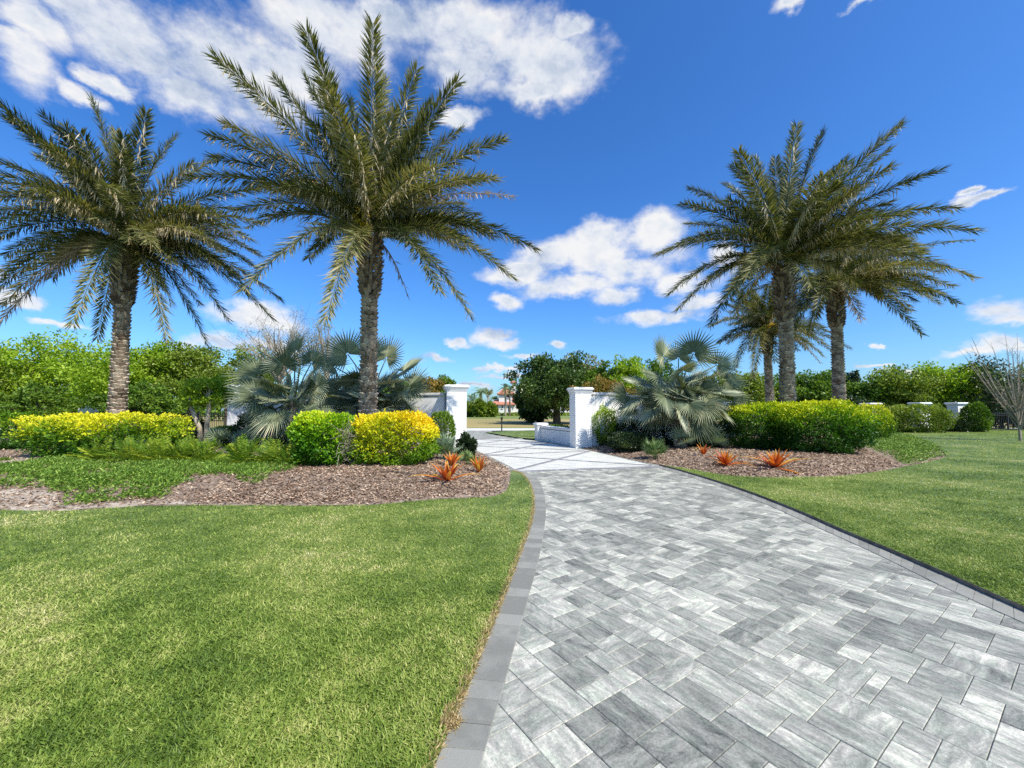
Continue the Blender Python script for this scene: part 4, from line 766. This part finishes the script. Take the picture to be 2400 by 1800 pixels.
# far woods and hedges
def woods(name, mat, x0, x1, y, h, n, label, leaf=.6):
    x = R.uniform(x0, x1, n); hh = h * (.7 + .3 * np.sin(x * .21) * np.sin(x * .083 + 2)); z = R.random(n) ** .7 * hh; p = np.stack([x, y + R.normal(0, 2.5, n), z], 1); d = rdir(n, .3); m = MB(); m.kites(p, d, side_of(d), leaf * R.uniform(.7, 1.4, n), leaf * .8, R.random(n)); return tag(m.build(name, mat), label, None, None, 'stuff')
woods('far_woods', 'green_leaf', -190, -14, 60, 5.5, 30000, 'distant tree line on the left', .5)
woods('far_woods', 'green_leaf', 14, 190, 55, 5.5, 30000, 'distant tree line on the right', .5)
woods('far_woods', 'olive_leaf', -40, 60, 150, 6, 18000, 'far tree line at the end of the field', .8)
woods('far_hedge', 'olive_leaf', -6, 36, 112, 1.0, 9000, 'low clipped planting before the villa', .35)
# ------------------------------------------------------------------ walls and pillars
ROT = math.radians(15)
def pillar(px0, px1, pytop, Y, label, w, d, h, cap=.09, rz=ROT, name='gate_pillar', mat='ledger_stone', group=None, X=None):
    X = P((px0 + px1) / 2, 960, Y)[0] if X is None else X; z0 = Hs(X, Y); t = thing(name, label, 'pillar', (X, Y, z0), rz, group)
    m = MB(); m.box((0, 0, h / 2 - .16), (w, d, h + .1 - .21)); m.build('shaft', mat, t)
    m = MB(); m.box((0, 0, h - .195), (w + .04, d + .04, .05)); m.box((0, 0, h - .125), (w + cap, d + cap, .09), top=1.06); m.box((0, 0, h - .055), (w + cap * 2.2, d + cap * 2.2, .05)); m.box((0, 0, h - .006), (w + cap * 2, d + cap * 2, .048), top=.9); m.build('cap', 'trim', t)
    return t, X, z0
eps = 1
pl, XL, zl = pillar(1046, 1090, 909, 16.0, 'white stacked stone pillar left of the gate opening', .78, .62, 2.5)
pr, XR, zr = pillar(1336, 1384, 912, 17.2, 'white stacked stone pillar right of the gate opening with a spotlight at its foot', .72, .62, 2.52)
pe, XE, ze = pillar(543, 590, 915, 19.2, 'white pillar ending the left wall beside the black fence', .86, .7, 2.55, rz=math.radians(-4))
def wall(a, b, h, th_, label, zb=0., recess=True, copw=.1, name='wall'):
    a, b = np.array(a, float), np.array(b, float); v = b - a; L = np.linalg.norm(v); an = math.atan2(v[1], v[0]); c = (a + b) / 2; t = thing(name, label, 'wall', (c[0], c[1], zb), an)
    m = MB(); m.box((0, 0, h / 2 - .2), (L, th_, h + .2)); m.build('panel', 'stucco', t)
    m = MB(); m.box((0, 0, h - .045), (L - .01, th_ + .05, .05)); m.box((0, 0, h + .02), (L - .01, th_ + copw, .08)); m.build('coping', 'trim', t); return t
wall((XL - .42, 16.0 + .0), (XE + .42, 19.25), 2.13, .22, 'long white rendered garden wall left of the gate behind the silver palms', .1)
w1 = (XR + .38, 17.32); w2 = (XR + 2.2, 17.9)
wall(w1, w2, 2.2, .22, 'short white wall joined to the right gate pillar with a fan leaf shadow', .1)
wall((w2[0] + .22, w2[1] + .3), (9.2, 21.5), 2.1, .22, 'white garden wall running back behind the large silver fan palm', .1)
# low wing wall beyond the right pillar
ex, ey = P(1267, 960, 21.4)[0], 21.4
pillar(0, 0, 0, ey, 'short white pillar ending the low wall beyond the gate', .5, .5, .9, .07, ROT, 'end_pillar', 'stucco', X=ex)
wall((XR - .1, 17.55), (ex + .12, ey - .22), .72, .24, 'low white wall running from the right gate pillar toward the road', .0)
# spot light at the pillar
g = onG(1378, 1046); t = thing('spotlight', 'small dark box spotlight on a stake before the right gate pillar', 'lamp', (g[0], g[1] - .1, g[2]))
m = MB(); m.tube([(0, 0, -.05), (0, 0, .2)], [.02, .02], 8); m.build('stake', 'grey_metal', t); m = MB(); m.box((0, 0, .27), (.15, .12, .16), top=.9); m.box((0, .03, .355), (.17, .1, .02)); m.build('housing', 'grey_metal', t)
# distant columns of the boundary and the black picket fence
def column(px, Y, pytop, label, w=.75):
    X = P(px, 960, Y)[0]; h = P(px, pytop, Y)[2]; pillar(0, 0, 0, Y, label, w, w, h, .1, math.radians(3 if px > 1200 else 15), 'fence_column', 'stucco', 'white columns of the boundary fence', X=X)
column(208, 29, 948, 'white fence column behind the leftmost palm trunk')
column(2041, 30, 945, 'white fence column leftmost of the three on the right, top only showing')
column(2156, 30, 944, 'white fence column middle of the three, above the distant hedge')
column(2243, 30, 944, 'white fence column rightmost of the three, in full view', .72)
column(1716, 26, 943, 'white fence column seen between the silver fan palm and the right hedge')
def fence(a, b, h, label, n):
    a, b = np.array(a, float), np.array(b, float); v = b - a; L = np.linalg.norm(v); t = thing('fence', label, 'fence', (a[0], a[1], 0), math.atan2(v[1], v[0]), 'black metal fences')
    m = MB(); step = .13
    for i in range(int(L / step)): m.box((i * step, 0, h / 2), (.022, .022, h))
    m.build('pickets', 'black_metal', t)
    for z in (.15, h - .25, h - .1): m = MB(); m.box((L / 2, 0, z), (L, .04, .04)); m.build('rail', 'black_metal', t)
    for i in range(n + 1): m = MB(); m.box((L * i / n, 0, h / 2 + .05), (.075, .075, h + .1)); m.build('post', 'black_metal', t)
fence((-34, 27.5), (-14.6, 24.), 1.45, 'black metal picket fence between the left trees and the wall end', 8)
fence((14, 31.5), (46, 30.5), 1.45, 'black metal picket fence behind the distant right hedge', 12)
# sign post beyond the gate
X = P(1176, 960, 30)[0]; t = thing('mailbox', 'thin dark mailbox post beside the road beyond the gate', 'mailbox', (X, 30, 0)); m = MB(); m.box((0, 0, .52), (.09, .09, 1.06)); m.build('post', 'black_metal', t)
m = MB(); m.box((.0, -.05, .98), (.16, .5, .2)); m.tube([(0, -.3, 1.08), (0, .2, 1.08)], [.08, .08], 10); m.build('box', 'black_metal', t); m = MB(); m.box((0, 0, 1.24), (.05, .05, .2)); m.build('finial', 'black_metal', t)
# ------------------------------------------------------------------ the villa far away
YV = 120.
def vx(px): return P(px, 960, YV)[0]
def vz(py): return P(1200, py, YV)[2]
t = thing('villa', 'white villa with red tiled roofs and a small tower far beyond the field', 'house', (vx(1185), YV, 0)); ox = vx(1185)
def vbox(name, mat, x0, x1, z0, z1, y0, y1, par): m = MB(); m.box(((x0 + x1) / 2 - ox, (y0 + y1) / 2, (z0 + z1) / 2), (x1 - x0, y1 - y0, z1 - z0)); return m.build(name, mat, par)
def hip(x0, x1, z0, z1, y0, y1, par, e=.6, ridge=.35):
    cx, cy = (x0 + x1) / 2 - ox, (y0 + y1) / 2; a, b = (x1 - x0) / 2 + e, (y1 - y0) / 2 + e; r = max(0, a - b) * .9 + .05
    m = MB(); v = [(cx - a, cy - b, z0), (cx + a, cy - b, z0), (cx + a, cy + b, z0), (cx - a, cy + b, z0), (cx - r, cy, z1), (cx + r, cy, z1)]
    m.add(v, [(0, 1, 5, 4), (1, 2, 5, 5), (2, 3, 4, 5), (3, 0, 4, 4)]); v2 = [(x, y, z - .3) for x, y, z in v[:4]] + [(x, y, z + .01) for x, y, z in v[:4]]; m.add(v2, [(0, 1, 5, 4), (1, 2, 6, 5), (2, 3, 7, 6), (3, 0, 4, 7), (3, 2, 1, 0)]); return m.build('roof', 'tile_roof', par)
zE1, zE2 = vz(947), vz(922)
vbox('wall', 'far_stucco', vx(1148), vx(1200), 0, zE1, 0, 9, t); hip(vx(1148), vx(1204), zE1, vz(930), 0, 9, t)
vbox('wall', 'far_stucco', vx(1169), vx(1200), zE1 - .5, zE2, 1, 9, t); hip(vx(1169), vx(1202), zE2, vz(903), 1, 9, t)
vbox('wall', 'far_stucco', vx(1200), vx(1350), 0, vz(935), 2, 12, t); hip(vx(1200), vx(1350), vz(935), vz(908), 2, 12, t)
vbox('tower', 'far_stucco', vx(1199), vx(1209), zE2 - 1, vz(893), 4, 7, t); hip(vx(1199), vx(1209), vz(893), vz(889), 4, 7, t, .5)
vbox('tower', 'far_stucco', vx(1226), vx(1238), zE2 - 1, vz(889), 4, 8, t); hip(vx(1226), vx(1238), vz(889), vz(883), 4, 8, t, .5)
def win(px0, px1, py0, py1, yy): w = vbox('window', 'glass', vx(px0), vx(px1), vz(py1), vz(py0), yy - .08, yy, t); vbox('sill', 'far_stucco', vx(px0) - .2, vx(px1) + .2, vz(py1) - .15, vz(py1) - .003, yy - .25, yy, w)
win(1188, 1193, 924, 932, .998); win(1164.5, 1167, 950, 957, -.002); win(1176, 1178.5, 950, 957, -.002); win(1191, 1197, 952, 966, -.002)
for p in (1215, 1232, 1255, 1275, 1300, 1320): win(p, p + 5, 950, 965, 1.998)
m = MB()
for p in (1268, 1276, 1283): m.tube([(vx(p) - ox, .5, 0), (vx(p) - ox, .5, vz(940))], [.35, .3], 8)
m.build('colonnade', 'far_stucco', t)
def far_palm(px, Y, pytop, label, r=3., tr=.22, n=26, trunk='bark'):
    X = P(px, 960, Y)[0]; z = P(px, pytop, Y)[2] - r * .3; t = thing('small_palm', label, 'palm tree', (X, Y, 0), 0, 'distant palms around the villa'); m = MB(); m.tube([(0, 0, -.1), (.1, 0, z * .5), (0, 0, z)], [tr * 1.1, tr, tr * .9], 7); m.build('trunk', trunk, t); m = MB()
    for i in range(n):
        a = i * 2.4; el = R.uniform(-.4, 1.2); d = np.array([math.cos(a) * math.cos(el), math.sin(a) * math.cos(el), math.sin(el)]); q = np.linspace(.1, 1, 12)[:, None]; pts = np.array([0, 0, z]) + d * q * r + np.array([0, 0, -1.]) * q ** 2 * r * .4; T = unit(np.gradient(pts, axis=0)); sd = unit(np.cross(T, (0, 0, 1.)))
        for s in (-1, 1): m.kites(pts, unit(T * .5 + sd * s + np.array([0, 0, -.3])), T, r * .22, r * .06, R.random(12))
    m.build('crown', 'green_fan', t)
far_palm(1126, 95, 912, 'stout distant palm left of the villa', 2.6, .45); far_palm(1108, 100, 928, 'blurry green palm farthest left of the villa', 2.6, .25); far_palm(1184, 108, 904, 'tall palm with pale thin trunk before the villa', 2.3, .28, trunk='grey_twig')
far_palm(1160, 125, 932, 'low palm beside the villa roof edge', 2.2, .25); far_palm(1194, 106, 908, 'palm with dry fronds touching the oak', 2., .22)
tree('bare pale tree left of the villa', 'tan_leaf', 1143, 110, 908, 26, 930, 500, .3, 'budding_tree', 'tree', None, 'grey_twig', .15, 4, clumps=20)
shrub('shrub', 'olive_leaf', 1110, 1138, 940, 974, 4, 'distant rounded bush below the stout palm', 'shrub', 3000, .45, 2.2, Y=88, rough=.2)
shrub('shrub', 'olive_leaf', 1134, 1164, 946, 974, 4, 'distant rounded bush before the villa corner', 'shrub', 3000, .45, 2.2, Y=90, rough=.2)
shrub('shrub', 'olive_leaf', 1085, 1112, 948, 974, 4, 'distant dark bush just right of the left gate pillar', 'shrub', 3000, .45, 2.2, Y=92, rough=.2)
# out-of-frame trees whose shade crosses the right lawn
# fallen stick on the mulch
g = onG(945, 1112); t = MB(); t.tube([(-.45, .18, .03), (-.1, .05, .05), (.2, -.08, .03), (.5, -.12, .02)], [.012, .011, .009, .005], 6); o = t.build('stick', 'bark'); o.location = g; tag(o, 'thin brown fallen stick lying on the left bed mulch', 'stick')
# ------------------------------------------------------------------ sun and sky
AZ, EL = math.radians(46), math.radians(49)          # sun azimuth measured from behind the camera towards the right, elevation
sd = Vector((math.sin(AZ) * math.cos(EL), -math.cos(AZ) * math.cos(EL), math.sin(EL)))
ld = bpy.data.lights.new('sun', 'SUN'); ld.energy = 5.0; ld.angle = math.radians(.5); ld.color = (1, .93, .81); lo_ = bpy.data.objects.new('sun', ld); C.objects.link(lo_); lo_.rotation_euler = sd.to_track_quat('Z', 'Y').to_euler()
w = bpy.data.worlds.new('World'); sc.world = w; w.use_nodes = True; nt = w.node_tree; ns, ln = nt.nodes, nt.links; ns.clear()
def M(op, *a, clamp=False):
    q = ns.new('ShaderNodeMath'); q.operation = op; q.use_clamp = clamp
    for i, v in enumerate(a):
        if isinstance(v, (int, float)): q.inputs[i].default_value = v
        else: ln.new(v, q.inputs[i])
    return q.outputs[0]
tc = ns.new('ShaderNodeTexCoord'); DIR = tc.outputs['Generated']
sky = ns.new('ShaderNodeTexSky'); sky.sky_type = 'NISHITA'; sky.sun_disc = False; sky.sun_elevation = EL; sky.sun_rotation = math.atan2(sd.x, sd.y); sky.altitude = 0; sky.air_density = 1.; sky.dust_density = 1.3; sky.ozone_density = 2.5
sx = ns.new('ShaderNodeSeparateXYZ'); ln.new(DIR, sx.inputs[0]); az = M('ARCTAN2', sx.outputs[0], sx.outputs[1]); el = M('ARCSINE', sx.outputs[2])
clouds = [(300,70,170,75),(480,130,190,95),(560,215,90,55),(690,60,150,85),(640,150,120,75),(860,45,90,50),(980,60,150,70),(1000,140,110,55),(1120,120,120,70),(1200,150,110,70),(1150,200,110,30),(1240,60,50,30),(200,30,120,40),(400,190,90,50),(40,130,80,60),(60,45,90,40),(20,85,60,30),
    (170,205,60,22),(240,180,55,22),(300,120,80,40),(985,250,50,20),(1410,500,62,42),(1300,520,60,40),(1290,560,110,45),(1190,560,80,38),(1120,590,90,25),(1230,620,110,26),(1380,580,110,42),(1460,610,70,35),(1430,690,110,18),(1490,660,60,28),(1330,640,60,20),(1085,650,38,16),(1075,722,62,16),(1095,742,50,10),(945,776,46,9),(988,738,32,8),(1200,748,16,8),(1140,768,44,7),
    (1070,798,60,7),(1100,812,70,6),(560,690,90,32),(480,742,110,20),(590,745,80,20),(2165,672,75,28),(2190,700,60,18),(2140,428,70,10),(2090,420,25,10),(1715,2,52,22),(1862,4,45,14),(2180,762,110,22),(2110,775,80,10),(1890,785,45,7),(1880,738,16,6),(1960,800,70,8),(10,590,40,20),(30,640,60,18),(120,700,90,10),(1010,830,60,7),(1390,690,60,16),(1560,560,40,20)]
def vm(op, a, b): q = ns.new('ShaderNodeVectorMath'); q.operation = op; [ln.new(v, q.inputs[i]) if not isinstance(v, tuple) else setattr(q.inputs[i], 'default_value', v) for i, v in enumerate((a, b))]; return q.outputs[0]
def noise(s, d, off=(0, 0, 0), rough=.55, warp=None):
    v = vm('ADD', DIR, off) if warp is None else vm('ADD', DIR, warp); n = ns.new('ShaderNodeTexNoise'); n.inputs['Scale'].default_value = s; n.inputs['Detail'].default_value = d; n.inputs['Roughness'].default_value = rough
    st = ns.new('ShaderNodeMapping'); st.inputs['Scale'].default_value = (1, 1, 1.5); ln.new(v, st.inputs[0]); ln.new(st.outputs[0], n.inputs[0]); return n
wn = noise(9, 6, (0, 0, 0), .6); wrp = vm('MULTIPLY', vm('SUBTRACT', wn.outputs['Color'], (.5, .5, .5)), (.13, .13, .09)); ws = ns.new('ShaderNodeSeparateXYZ'); ln.new(wrp, ws.inputs[0])
azw, elw = M('ADD', az, ws.outputs[0]), M('ADD', el, ws.outputs[2])
uv = ns.new('ShaderNodeCombineXYZ'); ln.new(azw, uv.inputs[0]); ln.new(elw, uv.inputs[1]); UV = uv.outputs[0]
def angles(px, py): d = ray(px * 1.085, py * 1.085); d = d / np.linalg.norm(d); return math.atan2(d[0], d[1]), math.asin(d[2])
cur = None
for (cx, cy, rx, ry) in clouds:
    rx, ry = (rx * 1.35, ry * 1.35) if rx > 75 and cy < 300 else (rx * 1.12, ry * 1.15)
    a0, e0 = angles(cx, cy); ra = (angles(cx + rx, cy)[0] - angles(cx - rx, cy)[0]) / 2; re = (angles(cx, cy - ry)[1] - angles(cx, cy + ry)[1]) / 2
    v = vm('MULTIPLY', vm('SUBTRACT', UV, (a0, e0, 0)), (1 / ra, 1 / re, 0)); q = ns.new('ShaderNodeVectorMath'); q.operation = 'LENGTH'; ln.new(v, q.inputs[0]); k = M('SUBTRACT', 1.25, q.outputs['Value'])
    cur = k if cur is None else M('SMOOTH_MAX', cur, k, .35) if False else M('MAXIMUM', cur, k)
n1a = noise(7, 10, (0, 0, 0), .62).outputs[0]; nf = noise(26, 6, (3, 0, 1), .6).outputs[0]; n1 = M('ADD', n1a, M('MULTIPLY', M('SUBTRACT', nf, .5), .16)); n1b = noise(7, 10, (-.03, .02, -.03), .62).outputs[0]; n2 = noise(2.2, 3, (4, 1, 2)).outputs[0]
den = M('ADD', M('MULTIPLY', M('MINIMUM', cur, .9), .95), M('MULTIPLY', M('SUBTRACT', n1, .5), 2.))
# unseen clouds added behind the camera: noise field, amount tuned for ambient fill
bkm = M('MULTIPLY', M('LESS_THAN', sx.outputs[1], -.1), .15); den = M('ADD', den, bkm)
def sstep(x, a, b): mr = ns.new('ShaderNodeMapRange'); mr.interpolation_type = 'SMOOTHSTEP'; mr.inputs['From Min'].default_value = a; mr.inputs['From Max'].default_value = b; ln.new(x, mr.inputs[0]); return mr.outputs[0]
mask = M('MULTIPLY', sstep(den, .1, .95), .97)
shade = M('ADD', M('MULTIPLY', M('SUBTRACT', n1a, n1b), 2.6), M('MULTIPLY', M('SUBTRACT', n2, .5), 1.1)); shv = M('ADD', M('SUBTRACT', .86, M('MULTIPLY', sstep(den, .7, 1.35), .55)), shade, clamp=True)
cr = ramp(ns, [(0, (.38, .48, .66)), (.35, (.52, .61, .77)), (.7, (.82, .87, .95)), (1, (1., 1., 1.))]); ln.new(shv, cr.inputs[0])
# deepen the clear blue a little: the air of that day
hs = ns.new('ShaderNodeHueSaturation'); hs.inputs['Saturation'].default_value = 1.25; hs.inputs['Value'].default_value = 1; ln.new(sky.outputs[0], hs.inputs['Color'])
bal = ns.new('ShaderNodeMixRGB'); bal.blend_type = 'MULTIPLY'; bal.inputs[0].default_value = 1; bal.inputs[2].default_value = (.68, 1., 1.36, 1); ln.new(hs.outputs[0], bal.inputs[1])
bg1 = ns.new('ShaderNodeBackground'); bg1.inputs[1].default_value = .122; ln.new(bal.outputs[0], bg1.inputs[0])
bg2 = ns.new('ShaderNodeBackground'); bg2.inputs[1].default_value = .7; ln.new(cr.outputs[0], bg2.inputs[0])
mx = ns.new('ShaderNodeMixShader'); ln.new(mask, mx.inputs[0]); ln.new(bg1.outputs[0], mx.inputs[1]); ln.new(bg2.outputs[0], mx.inputs[2]); wo = ns.new('ShaderNodeOutputWorld'); ln.new(mx.outputs[0], wo.inputs[0])
w.cycles.sampling_method = 'MANUAL'; w.cycles.sample_map_resolution = 1024
# ------------------------------------------------------------------ render settings
vs = sc.view_settings; sc.display_settings.display_device = 'sRGB'; vs.view_transform = 'Standard'; vs.look = 'None'; vs.exposure = .42; vs.gamma = 1
sc.render.engine = 'CYCLES'; cy = sc.cycles; cy.max_bounces = 6; cy.diffuse_bounces = 3; cy.glossy_bounces = 2; cy.transmission_bounces = 4; cy.transparent_max_bounces = 4; cy.caustics_reflective = False; cy.caustics_refractive = False
cy.use_denoising = False; cy.use_adaptive_sampling = False; cy.sample_clamp_indirect = 6
